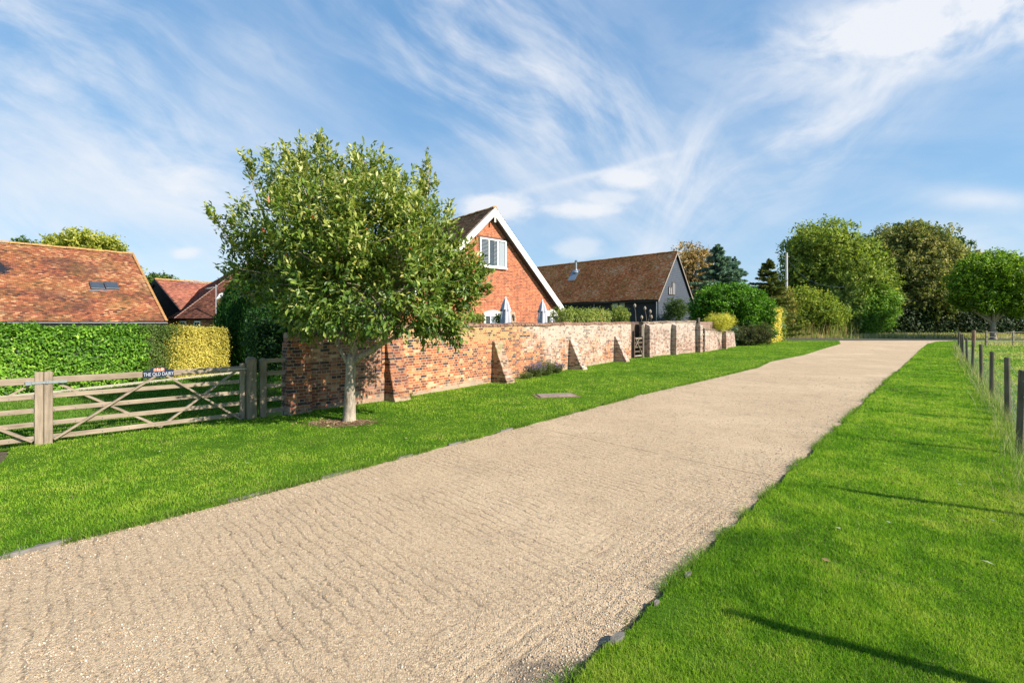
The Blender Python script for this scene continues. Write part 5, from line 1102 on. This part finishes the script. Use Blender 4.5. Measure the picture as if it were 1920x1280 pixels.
# --- broadleaf trees and bushes across the background
GRN = [(.035, .060, .010), (.075, .115, .018), (.13, .18, .03), (.22, .27, .06), (.30, .34, .11)]
GDK = [(.018, .040, .010), (.035, .070, .014), (.065, .11, .022), (.12, .17, .04)]
OLV = [(.045, .065, .018), (.085, .105, .03), (.15, .165, .055), (.25, .24, .10), (.34, .29, .14)]
BRN = [(.06, .05, .025), (.13, .10, .045), (.22, .165, .08), (.34, .26, .14), (.42, .31, .18)]
YEL = [(.045, .08, .012), (.085, .13, .02), (.14, .20, .03), (.24, .27, .05), (.38, .34, .07)]
BRT = [(.03, .065, .006), (.075, .15, .010), (.14, .25, .016), (.24, .36, .025), (.36, .42, .04)]
BG = 'trees across the road'
tree(1560, 64, [(1545, 472, 62, 50, 0), (1600, 492, 52, 48, 0), (1510, 500, 42, 42, 0), (1550, 535, 76, 52, -1), (1610, 555, 55, 50, -1), (1500, 560, 40, 45, 1)], 62000, .42, GRN, 'tallest mid green tree with billowing crown right of the utility pole', seed=321, group=BG, trunk_r=.5, k=14, sub=.42, clr=.45, holes=.2)
tree(1625, 61, [(1625, 575, 42, 45, 0), (1600, 600, 40, 32, 0), (1640, 600, 30, 26, .5)], 30000, .34, [(.035, .085, .012), (.075, .16, .022), (.14, .25, .045), (.24, .35, .09)], 'lower feathery bright green tree in front of the tallest tree', seed=322, group=BG, trunk_r=.2, k=12, clr=.4)
tree(1575, 60, [(1572, 560, 26, 38, 0), (1590, 590, 28, 36, 0)], 16000, .34, [(.06, .10, .03), (.11, .17, .05), (.2, .27, .09), (.32, .37, .16)], 'pale feathery young tree left of the feathery bright green tree', seed=323, group=BG, trunk_r=.15, k=8, clr=.35)
tree(1690, 72, [(1690, 470, 48, 42, 0), (1665, 500, 45, 50, 0), (1720, 480, 50, 45, -1), (1690, 545, 60, 50, 0), (1650, 580, 30, 40, 0)], 52000, .42, [(.04, .055, .018), (.075, .10, .030), (.13, .15, .05), (.21, .205, .085), (.30, .27, .13)], 'tall tree turning buff and brown behind the feathery tree', seed=324, group=BG, trunk_r=.5, k=14, sub=.4, clr=.4, holes=.25)
tree(1740, 68, [(1735, 515, 45, 48, 0), (1770, 500, 42, 38, 0), (1740, 570, 50, 40, -1), (1790, 560, 40, 42, 0), (1800, 505, 34, 30, 1), (1768, 598, 34, 24, 0)], 56000, .40, OLV, 'olive green tree with dark hollow beneath it right of the brown tree', seed=325, group=BG, trunk_r=.45, k=14, sub=.42, clr=.4, holes=.2)
tree(1710, 84, [(1700, 450, 30, 30, 0), (1735, 452, 30, 28, 0), (1775, 470, 36, 26, 0), (1660, 470, 30, 30, 0)], 16000, .5, GDK, 'dark tree tops showing above the brown tree', seed=326, group=BG, trunk_r=.4, k=10, holes=.4)
tree(1830, 78, [(1815, 500, 30, 30, 0), (1800, 560, 60, 50, 0)], 16000, .5, OLV, 'sparse grey green tree top left of the round bright tree', seed=327, group=BG, trunk_r=.3, k=10, holes=.5)
# dark hedge line under the trees
def hedge(name, a, b, h, th, n, size, pal, label, seed, cat='hedge', mat='leaf', aspect=.5, group=None, bump=.12, z0=.02, slope_=0.0, colour_fn=None, top=True, per=5, clr=.07, spray=.0, topj=.04):
    rng = np.random.default_rng(seed); rz, L = frame(a, b); r_ = empty(name, (*a, 0), rz, label, cat, group); m = n//per
    ar = np.array([L*h, L*h*.35, L*th*(1.3 if top else .01), th*h*1.2, th*h*1.2]); f = rng.choice(5, m, p=ar/ar.sum()); u_, v_ = rng.random(m), rng.random(m)
    X = np.where(f < 3, u_*L, np.where(f == 3, 0, L)); Y = np.where(f == 0, 0, np.where(f == 1, th, v_*th)); Y = np.where(f >= 3, u_*th, Y)
    H = h+slope_*X/L; Zz = np.where(f == 2, H, z0+v_*(H-z0)); nr = np.array([(0, -1, .25), (0, 1, .25), (0, 0, 1), (-1, 0, .2), (1, 0, .2)], float)[f]
    dsp = (vnoise(X*1.6, Zz*1.9+Y, seed)-.5)*2*bump; cp = np.stack([X, Y, Zz], 1)+nr*dsp[:, None]-nr*np.abs(rng.normal(0, .07, m))[:, None]
    cp[:, 2] = np.clip(cp[:, 2], z0, H+topj)
    Pc = (cp[:, None]+rng.normal(0, clr, (m, per, 3))).reshape(-1, 3); nn = np.repeat(nr, per, 0)
    ax = unit(np.cross(nn, rng.normal(size=nn.shape))*1.0+nn*.35+np.array([0, 0, .25])+spray*np.array([0, 0, 1.])); nrm_ = unit(nn*.9+np.array([0, 0, .55])+rng.normal(0, .45, nn.shape))
    tone = np.repeat(vnoise(X*1.1, Zz*1.4, seed+7)*.5+.1, per)+rng.normal(.12, .18, m*per)
    cols = palpick(pal, tone, rng, .2) if colour_fn is None else colour_fn(Pc, tone, rng)
    leafmesh('foliage', Pc, ax, nrm_, size*(.6+.8*rng.random(m*per)), aspect, cols, M[mat], r_, rng)
    k = max(2, int(L/1.2)); st_ = None
    for i in range(k):
        if st_ is None: st_ = MB().tube([(0, 0, -.02), (.05, .0, h*.5), (-.08, -.05, h*.85)], [.04, .03, .012], 6).tube([(.01, 0, h*.2), (.3, -.05, h*.7)], [.025, .008], 5).build('stem', M['bark_dark'], r_); o_ = st_
        else: o_ = st_.copy(); COL.objects.link(o_); o_.parent = r_
        o_.location = (L*(i+.5)/k, th/2, 0)
    return r_
LAU = [(.015, .05, .006), (.04, .12, .010), (.09, .22, .018), (.18, .34, .035), (.34, .48, .11)]
PRV = [(.03, .06, .012), (.055, .10, .018), (.09, .15, .03), (.14, .20, .05)]
GOL = [(.13, .13, .02), (.25, .24, .045), (.38, .35, .07), (.47, .43, .11), (.56, .52, .20)]
hl = lambda px: (lambda k: ((-13.05+(.392)*(t_h(k))), (11.9+.92*t_h(k))))((px-CX)/F)
def t_h(k): return (k*11.9+13.05)/(.392-k*.92)
ha = (-13.05-.392*7, 11.9-.92*7)
hedge('laurel_hedge', ha, hl(272), 1.70, 1.1, 62000, .095, LAU, 'glossy bright green laurel hedge behind the gates', 331, bump=.20, clr=.06, per=5, topj=.09)
hedge('privet_hedge', hl(262), hl(333), 1.72, 1.0, 22000, .05, PRV, 'dull dark green small leaved stretch of hedge between laurel and golden hedge', 332, bump=.06, aspect=.55)
hedge('golden_hedge', hl(322), hl(425), 1.66, 1.0, 46000, .06, GOL, 'golden yellow clipped hedge beside the dark conifers', 333, bump=.14, topj=.08, aspect=.45)
# dark ivy and shrubs between wall end and conifers so the gap reads dark
tree(545, 13.2, [(520, 640, 50, 60, 0), (570, 600, 60, 70, .5)], 26000, .09, DG, 'dark evergreen shrub filling the corner behind the short brick wall', 'shrub', 'shrub', seed=340, mat='leaf', per=8, clr=.12, k=8, trunk_r=.06)
# tree tops beyond the left barn and range
tree(150, 60, [(155, 458, 48, 18, 0), (205, 462, 22, 12, 0), (110, 465, 30, 14, 0), (155, 500, 70, 40, 1)], 15000, .42, [(.08, .10, .02), (.15, .18, .03), (.26, .28, .06), (.36, .34, .1)], 'yellow green tree top showing over the long barn ridge', seed=341, trunk_r=.4, k=10, clr=.4)
tree(45, 62, [(38, 466, 12, 16, 0), (50, 470, 14, 14, 0)], 3000, .35, GDK, 'small dark tree tip just above the long barn ridge at the far left', seed=342, trunk_r=.2, k=6)
tree(290, 58, [(283, 530, 12, 14, 0), (305, 528, 24, 10, 0), (300, 560, 30, 30, 1)], 6000, .35, GDK, 'small dark tree top in the gap between the two left roofs', seed=343, trunk_r=.2, k=6)
tree(1300, 66, [(1302, 500, 34, 36, 0), (1285, 545, 30, 35, 0), (1320, 540, 30, 35, 0)], 13000, .38, BRN, 'sparse rusty brown tree behind the black barn gable', seed=344, trunk_r=.3, k=10, clr=.45, holes=.5, core=.1)
# bushes right of the wall
tree(1375, 40, [(1345, 585, 42, 42, 0), (1395, 590, 44, 46, -.5), (1370, 565, 48, 30, 0), (1425, 600, 22, 42, 0), (1375, 620, 60, 28, 0)], 60000, .20, [(.02, .06, .006), (.035, .10, .008), (.07, .18, .012), (.13, .30, .022), (.22, .40, .05)], 'large glossy evergreen bush with bright sunlit top beside the wall end', 'bush', 'evergreen_bush', seed=351, mat='leaf', k=14, sub=.4, clr=.22, trunk_r=.12, forkz=.4)
tree(1408, 37.5, [(1400, 632, 30, 18, 0), (1428, 630, 18, 18, 0)], 12000, .12, [(.02, .03, .012), (.04, .05, .02), (.07, .08, .035), (.12, .11, .055)], 'low dull brownish shrub at the foot of the glossy bush', 'shrub', 'shrub', seed=352, k=8, clr=.15, trunk_r=.05, forkz=.2)
hedge('clipped_hedge', (23.7, 42.2), (27.8, 46.4), 3.2, 1.6, 26000, .15, YEL, 'clipped hedge beside the drive end, yellow on its near stretch and green beyond', 353, bump=.2, clr=.12, colour_fn=lambda Pc, t, rng: palpick([(.05, .10, .015), (.11, .17, .03), (.24, .28, .05), (.45, .40, .07), (.6, .5, .12)], t-.18+.5*(Pc[:, 0] < 4.5), rng))  # leaf tone raised towards yellow along the near stretch
tree(1515, 58, [(1490, 600, 30, 42, 0), (1530, 590, 40, 40, 0), (1560, 612, 26, 32, 0), (1505, 575, 30, 28, .5)], 36000, .26, YEL, 'yellow green rounded thicket across the road below the utility pole', 'bush', 'bush', seed=354, k=12, clr=.3, trunk_r=.1, forkz=.4)
tree(1462, 56, [(1462, 580, 26, 30, 0), (1450, 600, 26, 34, 0)], 14000, .24, [(.05, .06, .02), (.10, .10, .03), (.18, .17, .05), (.28, .24, .07)], 'dull olive bush between clipped hedge and yellow thicket', 'bush', 'bush', seed=355, k=10, clr=.3, trunk_r=.1, forkz=.4)
hedge('field_hedge', (40, 66), (95, 63), 3.6, 3.0, 26000, .42, [(.008, .018, .005), (.016, .032, .007), (.03, .055, .012), (.05, .08, .02)], 'dark unclipped hedge under the trees at the back of the field', 356, mat='leaf_dark', bump=.5, clr=.4)  # leaf colours darkened to carry the shade under the trees
hedge('field_hedge', (34, 74), (120, 74), 6.5, 4.0, 26000, .6, [(.008, .018, .005), (.016, .032, .007), (.03, .055, .012), (.06, .09, .02)], 'farther tall dark hedge screening the horizon behind the trees', 357, mat='leaf_dark', bump=.9, clr=.6, topj=1.2)
# round bright tree in the field
tree(1862, 52, [(1864, 528, 62, 50, 0), (1826, 540, 36, 38, 0), (1905, 540, 46, 44, 0), (1858, 502, 42, 30, 0), (1935, 560, 34, 30, 0), (1835, 562, 36, 26, 0), (1884, 570, 50, 26, 0)], 80000, .27, BRT, 'round vivid green tree with pale trunk standing beyond the wire fence', seed=361, trunk_r=.26, k=16, sub=.38, clr=.3, bark='bark', forkz=2.0, mat='leaf', low=-.85, holes=.25)

# plants behind and on the wall
def bush(px, py, rx, rz2, Z, n, leaf, pal, label, seed, name='shrub', cat='shrub', **kw):
    return tree(px, Z, [(px, py, rx, rz2, 0)], n, leaf, pal, label, cat, name, seed=seed, k=10, clr=kw.pop('clr', .1), trunk_r=.03, forkz=.3, mat='leaf', **kw)
ROSE = [(.05, .09, .015), (.10, .16, .025), (.18, .24, .05), (.30, .32, .09), (.36, .20, .07)]
hedge('mixed_hedge', (2.45, 20.6), (5.15, 23.6), 2.42, .9, 14000, .09, ROSE, 'leafy mixed hedge topping the wall between house and barn', 371, bump=.18, clr=.1, topj=.12)
bush(1163, 592, 16, 14, 24.6, 3000, .08, ROSE, 'small leafy shrub poking above the wall near the plank screen', 372)
bush(1266, 585, 20, 22, 39.5, 6000, .12, GDK, 'dull green rounded shrub against the grey barn gable', 373, clr=.14)
bush(1350, 607, 22, 14, 31.8, 9000, .11, [(.30, .30, .04), (.42, .42, .06), (.56, .54, .12), (.66, .62, .22)], 'pale yellow feathery shrub spilling over the lowest wall', 374, aspect=.2, up=.6, clr=.16)
bush(1376, 634, 8, 18, 37.2, 1500, .12, [(.08, .14, .10), (.14, .22, .16), (.2, .28, .2)], 'bluish grey green plant at the sloping end of the lowest wall', 375)
bush(938, 600, 9, 10, 19.0, 900, .07, LAU, 'bright leafy plant under the left parasol just above the wall', 376)
bush(895, 600, 14, 8, 17.5, 1400, .07, ROSE, 'low rose bush behind the wall left of the french door', 377)
def lavender(px, Z, hgt, r_w, label, seed, n, flower):
    rng = np.random.default_rng(seed); x = (px-CX)/F*Z; r_ = empty('lavender' if flower else 'weed_clump', (x, Z, .03), 0, label, 'plant')
    th = rng.random(n)*2*np.pi; sp_ = rng.random(n)**.6; ax = np.stack([np.cos(th)*sp_*.7, np.sin(th)*sp_*.7, np.ones(n)], 1); L_ = hgt*(.6+.5*rng.random(n))
    t = rng.random(n); bs_ = np.stack([np.cos(th)*sp_*r_w*.45, np.sin(th)*sp_*r_w*.45, np.zeros(n)], 1); tip = bs_+unit(ax)*L_[:, None]
    Pc = bs_*(1-t[:, None])+tip*t[:, None]+rng.normal(0, .02, (n, 3)); cols = palpick([(.05, .08, .025), (.09, .13, .04), (.15, .19, .06)], rng.random(n), rng)
    leafmesh('foliage', Pc, unit(ax+rng.normal(0, .3, (n, 3))), rng.normal(size=(n, 3)), .06*(.7+.6*rng.random(n)), .28, cols, M['leaf'], r_, rng)
    if flower:
        m = n//4; i = rng.integers(0, n, m); Pf = tip[i]+rng.normal(0, .015, (m, 3)); cf = palpick([(.16, .11, .22), (.24, .17, .34), (.34, .26, .46)], rng.random(m), rng)
        leafmesh('flowers', Pf, unit(ax[i]), rng.normal(size=(m, 3)), .05*(.7+.6*rng.random(m)), .4, cf, M['flower'], r_, rng)
    st = MB()
    for i in range(0, 14): st.tube([tuple(bs_[i]), tuple(tip[i])], [.006, .003], 4)
    st.build('stems', M['bark_dark'], r_); return r_
def atwall(px, off=.22):
    t = lx(W1b, W2b, px); dxx, dzz = math.cos(W2rz), math.sin(W2rz); return W1b[0]+dxx*t+dzz*off, W1b[1]+dzz*t-dxx*off
for px, hh, rw, lb, sd2, n_, fl_ in [(992, .46, .26, 'lavender bush at the wall foot, left one with faded mauve heads', 381, 1500, True), (1010, .58, .26, 'tallest green bush of the clump at the wall foot between two buttresses', 382, 1900, False), (1030, .36, .22, 'low mauve lavender at the wall foot, nearest the grey buttress', 383, 1300, True), (972, .22, .3, 'bright low weeds at the wall foot beside the yellow buttress', 384, 900, False)]:
    X_, Z_ = atwall(px, .32); lavender(X_/Z_*F+CX, Z_, hh, rw, lb, sd2, n_, fl_)
X_, Z_ = atwall(757, .12); lavender(X_/Z_*F+CX, Z_, .14, .2, 'small tuft of weeds at the foot of the corner buttress', 385, 300, False)
# daylily leaves behind the rail fence
lavender(494, 10.6, .5, .3, 'strappy green plant behind the rail fence beside the wall end', 386, 500, False)
# dried seed heads above the wall
for i, (px, py, bend, lb) in enumerate([(1190, 576, -4, 'tallest dried seed head above the wall, leftmost of the group'), (1209, 581, -6, 'dried seed head leaning left, middle of the group above the wall'), (1219, 587, 5, 'dried seed head leaning right above the pale wall'), (1203, 598, 0, 'lowest small dried seed head between the others'), (1221, 597, 2, 'short dried seed head beneath the right leaning one')]):
    Z_ = 27.5; x, y, z = P(px, py, Z_); sh_ = empty('seed_head', (x-bend*.03, Z_, 0), 0, lb, 'dried flower', 'dried seed heads above the wall')
    MB().tube([(0, 0, 0), (-.02, 0, z*.6), (bend*.03*.6, 0, z*.9), (bend*.03, 0, z)], [.014, .012, .010, .008], 5).build('stem', M['stake_pale'], sh_)
    MB().lathe((bend*.03, 0, z-.03), [(.01, 0), (.07, .05), (.09, .14), (.05, .22), (.01, .26)], 8).build('flower_head', M['stake_pale'], sh_)

# --- parasols
for px, ptop, Z_, lb in [(948, 558, 18.6, 'closed grey parasol beside the left french door'), (1017, 563, 20.6, 'closed grey parasol beside the right french door')]:
    x, y, z = P(px, ptop, Z_); pr = empty('closed_parasol', (x, Z_, 0), .4, lb, 'parasol', 'closed parasols on the terrace')
    MB().tube([(0, 0, 0), (0, 0, z-.02)], .022, 8).build('pole', M['white'], pr)
    MB().lathe((0, 0, 0), [(.25, 0), (.25, .05), (.06, .08)], 14).build('base', M['lead'], pr)
    def folded(z0, z1, r0_, r1_, nf, ph_, bulge):
        mb = MB(); k = 28; rows = 12; vs = []
        for i in range(rows+1):
            t = i/rows; zz = z1+(z0-z1)*t; rb = r0_+(r1_-r0_)*(t**.7)+bulge*math.sin(math.pi*t)
            for j in range(k):
                a_ = 2*math.pi*j/k+.25*t; rr_ = rb*(1+.26*math.sin(a_*nf+ph_+t*1.4)); vs.append((rr_*math.cos(a_)*1.0, rr_*math.sin(a_), zz+(.05*math.sin(a_*nf+1) if i == rows else 0)))
        fs = [(i*k+j, i*k+(j+1) % k, (i+1)*k+(j+1) % k, (i+1)*k+j) for i in range(rows) for j in range(k)]
        return mb.add(vs, fs)
    folded(z-1.55, z-.42, .13, .17, 6, .3, .05).build('canopy', M['canvas'], pr, smooth=True)
    folded(z-.52, z, .015, .19, 6, 1.3, .0).build('vent_flap', M['canvas'], pr, smooth=True)
    MB().lathe((0, 0, z-.02), [(.03, 0), (.035, .03), (.01, .07)], 8).build('finial', M['white'], pr)

# --- wire fence: posts and wires are parts of one fence
POSTS2 = POSTS
wf = empty('wire_fence', (POSTS[0][0], POSTS[0][1], 0), 0, 'stock wire fence on round dark stakes running beside the right-hand verge', 'fence')
rp = random.Random(9); proto = None
for i, (x, y) in enumerate(POSTS2):
    h = 1.22+rp.uniform(-.04, .05); 
    if i == 0: proto = MB().tube([(0, 0, -.05), (0, 0, .6), (.005, .0, 1.20), (.004, 0, 1.212)], [.044, .043, .041, .030], 10).build('post', M['stake'], wf); po = proto
    else: po = proto.copy(); COL.objects.link(po); po.parent = wf
    po.location = (x-POSTS[0][0], y-POSTS[0][1], 0); po.scale = (1, 1, h/1.21); po.rotation_euler = (rp.uniform(-.03, .03), rp.uniform(-.03, .03), rp.random()*6)
mb = MB()
for i in range(len(POSTS2)-1):
    (x0, y0), (x1, y1) = POSTS2[i], POSTS2[i+1]; x0 -= POSTS[0][0]; x1 -= POSTS[0][0]; y0 -= POSTS[0][1]; y1 -= POSTS[0][1]
    rr_ = .0016 if i < 6 else .003
    for k, z in enumerate((.06, .16, .27, .39, .53, .69, .86, 1.08)):
        mb.tube([(x0+.05, y0, z), ((x0+x1)/2+.05, (y0+y1)/2, z-.015), (x1+.05, y1, z)], rr_*(1.3 if k in (7,) else 1), 4)
    if i < 9:
        L = math.hypot(x1-x0, y1-y0); n = int(L/.30)
        for j in range(1, n): t = j/n; xa, ya = x0+(x1-x0)*t+.05, y0+(y1-y0)*t; mb.tube([(xa, ya, .05), (xa+.01, ya, .86)], rr_*.75, 3)
mb.build('wire', M['steel'], wf)
cf = empty('corner_post', (35.4, 34.9, 0), 0, 'stout reddish brown corner post at the far end of the wire fence', 'post'); MB().tube([(0, 0, 0), (0, 0, 1.30)], .12, 10).build('shaft', woodmat('red_brown_post', (.38, .22, .13), (.2, .11, .07), 2), cf)
MB().tube([(0, 0, 1.303), (0, 0, 1.33)], [.13, .08], 10).build('post_top', M['stake'], cf)
rf = empty('rope_fence', (36.5, 35.0, 0), 0, 'pale rail and wire fence crossing the field behind the round tree trunk', 'fence')
ps = [(37.0, 35.5), (39.2, 35.6), (43.6, 35.8), (48, 36), (53, 36.3)]; mb = MB()
for i, (x, y) in enumerate(ps): MB().box(x-36.5-.05, x-36.5+.05, y-35-.05, y-35+.05, 0, 1.28).build('post', M['stake_pale'], rf)
for (x0, y0), (x1, y1) in zip(ps[:-1], ps[1:]):
    for z in (1.18, .82, .45): mb.tube([(x0-36.5, y0-35.07, z), ((x0+x1)/2-36.5, (y0+y1)/2-35.07, z-.08), (x1-36.5, y1-35.07, z)], .022, 5)
mb.build('rope', M['stake_pale'], rf)
# --- utility pole
pl = P(1474.5, 474, 60.5); up_ = empty('utility_pole', (pl[0], pl[1], 0), 0, 'pale grey wooden utility pole rising above the hedge line', 'pole')
MB().tube([(0, 0, 0), (0, 0, 5), (0, 0, pl[2])], [.19, .17, .14], 10).build('shaft', plain('pale_pole_timber', (.52, .50, .48), .8, var=.3), up_)
MB().bar((-.35, 0, pl[2]-.5), (.35, 0, pl[2]-.5), .08, .10).build('crossarm', M['stake_pale'], up_)
wr = MB(); wr.tube([(0, 0, pl[2]-.3), (-1.9, .5, pl[2]-6.5)], .012, 4); top_ = Vector((.2, 0, pl[2]-.45))
for dx_, e in ((.0, Vector((26, 6, 4.6))), (-.4, Vector((-8, -22, 4.9)))):
    p_ = [top_+Vector((dx_, 0, 0))]; 
    for i in range(1, 9): t = i/8; p_.append(top_.lerp(e, t)+Vector((dx_, 0, -1.2*math.sin(math.pi*t))))
    wr.tube([tuple(q_) for q_ in p_], .009, 4)
wr.build('wires', M['lead'], up_)

# --- small things on the ground
def onground(px, py, z=.035): return G(px, py, z)
mh = [onground(1012, 741), onground(1030, 737.5), onground(1076, 739), onground(1080, 743), onground(1056, 745.5), onground(1018, 744)]
def patch(name, pts, z, mat, label, seed):
    pp_ = rag(pts, .05, .1, seed); me = bpy.data.meshes.new(name); me.from_pydata([(x, y, z) for x, y in pp_], [], [tuple(range(len(pp_)))]); me.update(); return tag(link(name, me, mat), None, None, None, 'structure')
cx_ = sum(p[0] for p in mh)/6; cy_ = sum(p[1] for p in mh)/6
dc = empty('drain_cover', (cx_, cy_, .035), .2, 'flat brownish stone drain cover let into the grass verge', 'drain cover')
MB().box(-.52, .42, -.24, .22, 0, .032).build('slab', plain('worn_brown_stone', (.24, .18, .14), .9, var=.5, scale=5, bump=.6), dc, bevel=.012)
MB().box(-.62, .52, -.32, .30, 0, .012).build('frame', M['soil'], dc, bevel=.004)
tc_ = np.random.default_rng(8); a_ = np.linspace(0, 2*np.pi, 22)[:-1]
patch('bare_soil', [(tb[0]-.10+.62*math.cos(t)*(1+.15*math.sin(3*t)), tb[1]-.16+.30*math.sin(t)*(1+.1*math.cos(4*t))) for t in a_], .040, M['soil'], '', 4)
n = 900; X = tb[0]-.1+tc_.normal(0, .30, n); Y = tb[1]-.16+tc_.normal(0, .15, n); th = tc_.random(n)*6.28
cols = palpick([(.10, .055, .03), (.20, .12, .07), (.32, .2, .12), (.4, .3, .18)], tc_.random(n), tc_)
tag(leafmesh('leaf_litter', np.stack([X, Y, np.full(n, .048)], 1), np.stack([np.cos(th), np.sin(th), tc_.normal(0, .2, n)], 1), np.array([0, 0, 1.])+tc_.normal(0, .3, (n, 3)), .05*(.5+tc_.random(n)), .4, cols, M['flower'], None, tc_), 'dead brown leaves around the tree foot', None, None, 'stuff')
patch('bare_soil', [(-8.3, 6.2), (-7.35, 6.75), (-6.45, 5.7), (-5.15, 4.4), (-4.6, 3.9), (-5.0, 3.2), (-6.6, 3.6)], .012, M['edge'], '', 5)
# edging stones along the left side of the drive
stm = plain('grey_edging_stone', (.15, .135, .115), .85, var=.5, scale=7, bump=.9)
es = [((-4.62, 3.28), (-4.28, 3.55), 'leftmost flat grey edging stone at the drive corner'), ((-4.20, 3.60), (-3.86, 3.99), 'long split grey edging stone, nearest and largest by the verge corner'), ((-3.0, 4.80), (-2.72, 5.12), 'third pale edging stone along the left drive edge'), ((-2.32, 5.52), (-2.05, 5.84), 'fourth edging stone, half buried beside the drive'), ((-1.62, 6.30), (-1.42, 6.52), 'fifth small edging stone beside the drive'), ((-.98, 7.02), (-.70, 7.32), 'sixth edging stone left of the worn turf'), ((-.2, 7.9), (.02, 8.13), 'seventh edging stone near the worn turf')]
er = random.Random(2)
for i, ((x0, y0), (x1, y1), lb) in enumerate(es):
    rz, L = frame((x0, y0), (x1, y1)); w2 = .030 if i > 1 else .06; prof = []
    n = 12; top = []; 
    for j in range(n+1):
        t = j/n; hw_ = w2*(1-(2*t-1)**6*.6)*(.85+.3*er.random()); top.append((L*t, hw_))
    vs = [(x, -h_, 0) for x, h_ in top]+[(x, h_, 0) for x, h_ in top]; zt = .034
    vs2 = [(x, -h_*.88, zt+er.uniform(-.006, .004)) for x, h_ in top]+[(x, h_*.88, zt+er.uniform(-.006, .004)) for x, h_ in top]; m = n+1
    fs = []
    for j in range(n): fs += [(j, j+1, j+1+2*m, j+2*m), (m+j, 3*m+j, 3*m+j+1, m+j+1), (2*m+j, 2*m+j+1, 3*m+j+1, 3*m+j)]
    fs += [(0, 2*m, 3*m, m), (n, m+n, 3*m+n, 2*m+n)]
    o_ = MB().add(vs+vs2, fs).build('edging_stone', stm); o_.location = (x0, y0, 0); o_.rotation_euler = (0, 0, rz); tag(o_, lb, 'stone', 'edging stones along the drive')
rs_ = [((1.30, 3.36), 'pale flat edging stone by the near right drive edge'), ((.96, 3.02), 'small bluish stone at the near right verge edge'), ((2.02, 4.17), 'white edging fragment halfway up the near right verge edge'), ((.62, 2.68), 'grey edging stone nearest the camera at the right verge'), ((3.72, 5.98), 'pale tilted slate fragment sticking out of the right verge edge')]
for i, ((x, y), lb) in enumerate(rs_):
    L = (.10, .07, .07, .15, .13)[i]; vs = []
    for z in (0, 1):
        for j in range(8):
            a2 = j*math.pi/4+er.uniform(-.2, .2); vs.append((math.cos(a2)*L*(.5-.06*z), math.sin(a2)*L*(.2-.03*z), .012+z*(.042+er.uniform(-.004, .006))))
    o_ = MB().add(vs, [tuple(range(8))[::-1], tuple(range(8, 16))]+[(j, (j+1) % 8, 8+(j+1) % 8, 8+j) for j in range(8)]).build('edging_stone', stm); o_.location = (x, y, 0); o_.rotation_euler = (0, .25 if i == 4 else 0, DA-.1); tag(o_, lb, 'stone', 'stones along the right verge edge')
# fallen pale leaves scattered on both lawns
n = 60; px_ = tc_.uniform(10, 1900, n); py_ = tc_.uniform(740, 1150, n); Zg = F*(EYE-.06)/(py_-HY); Xg = (px_-CX)/F*Zg; k = inpoly(Xg, Zg, LV) | inpoly(Xg, Zg, RV)*(tc_.random(n) < .35); Xg, Zg = Xg[k], Zg[k]; n = len(Xg); th = tc_.random(n)*6.28
cols = palpick([(.36, .36, .25), (.45, .46, .34), (.40, .26, .08), (.48, .50, .42)], tc_.random(n), tc_)
tag(leafmesh('fallen_leaves', np.stack([Xg, Zg, np.full(n, .072)], 1), np.stack([np.cos(th), np.sin(th), tc_.normal(0, .1, n)], 1), np.array([0, 0, 1.])+tc_.normal(0, .25, (n, 3)), .045+.04*tc_.random(n), .5, cols, M['flower'], None, tc_), 'pale fallen leaves lying scattered on the mown grass', None, None, 'stuff')
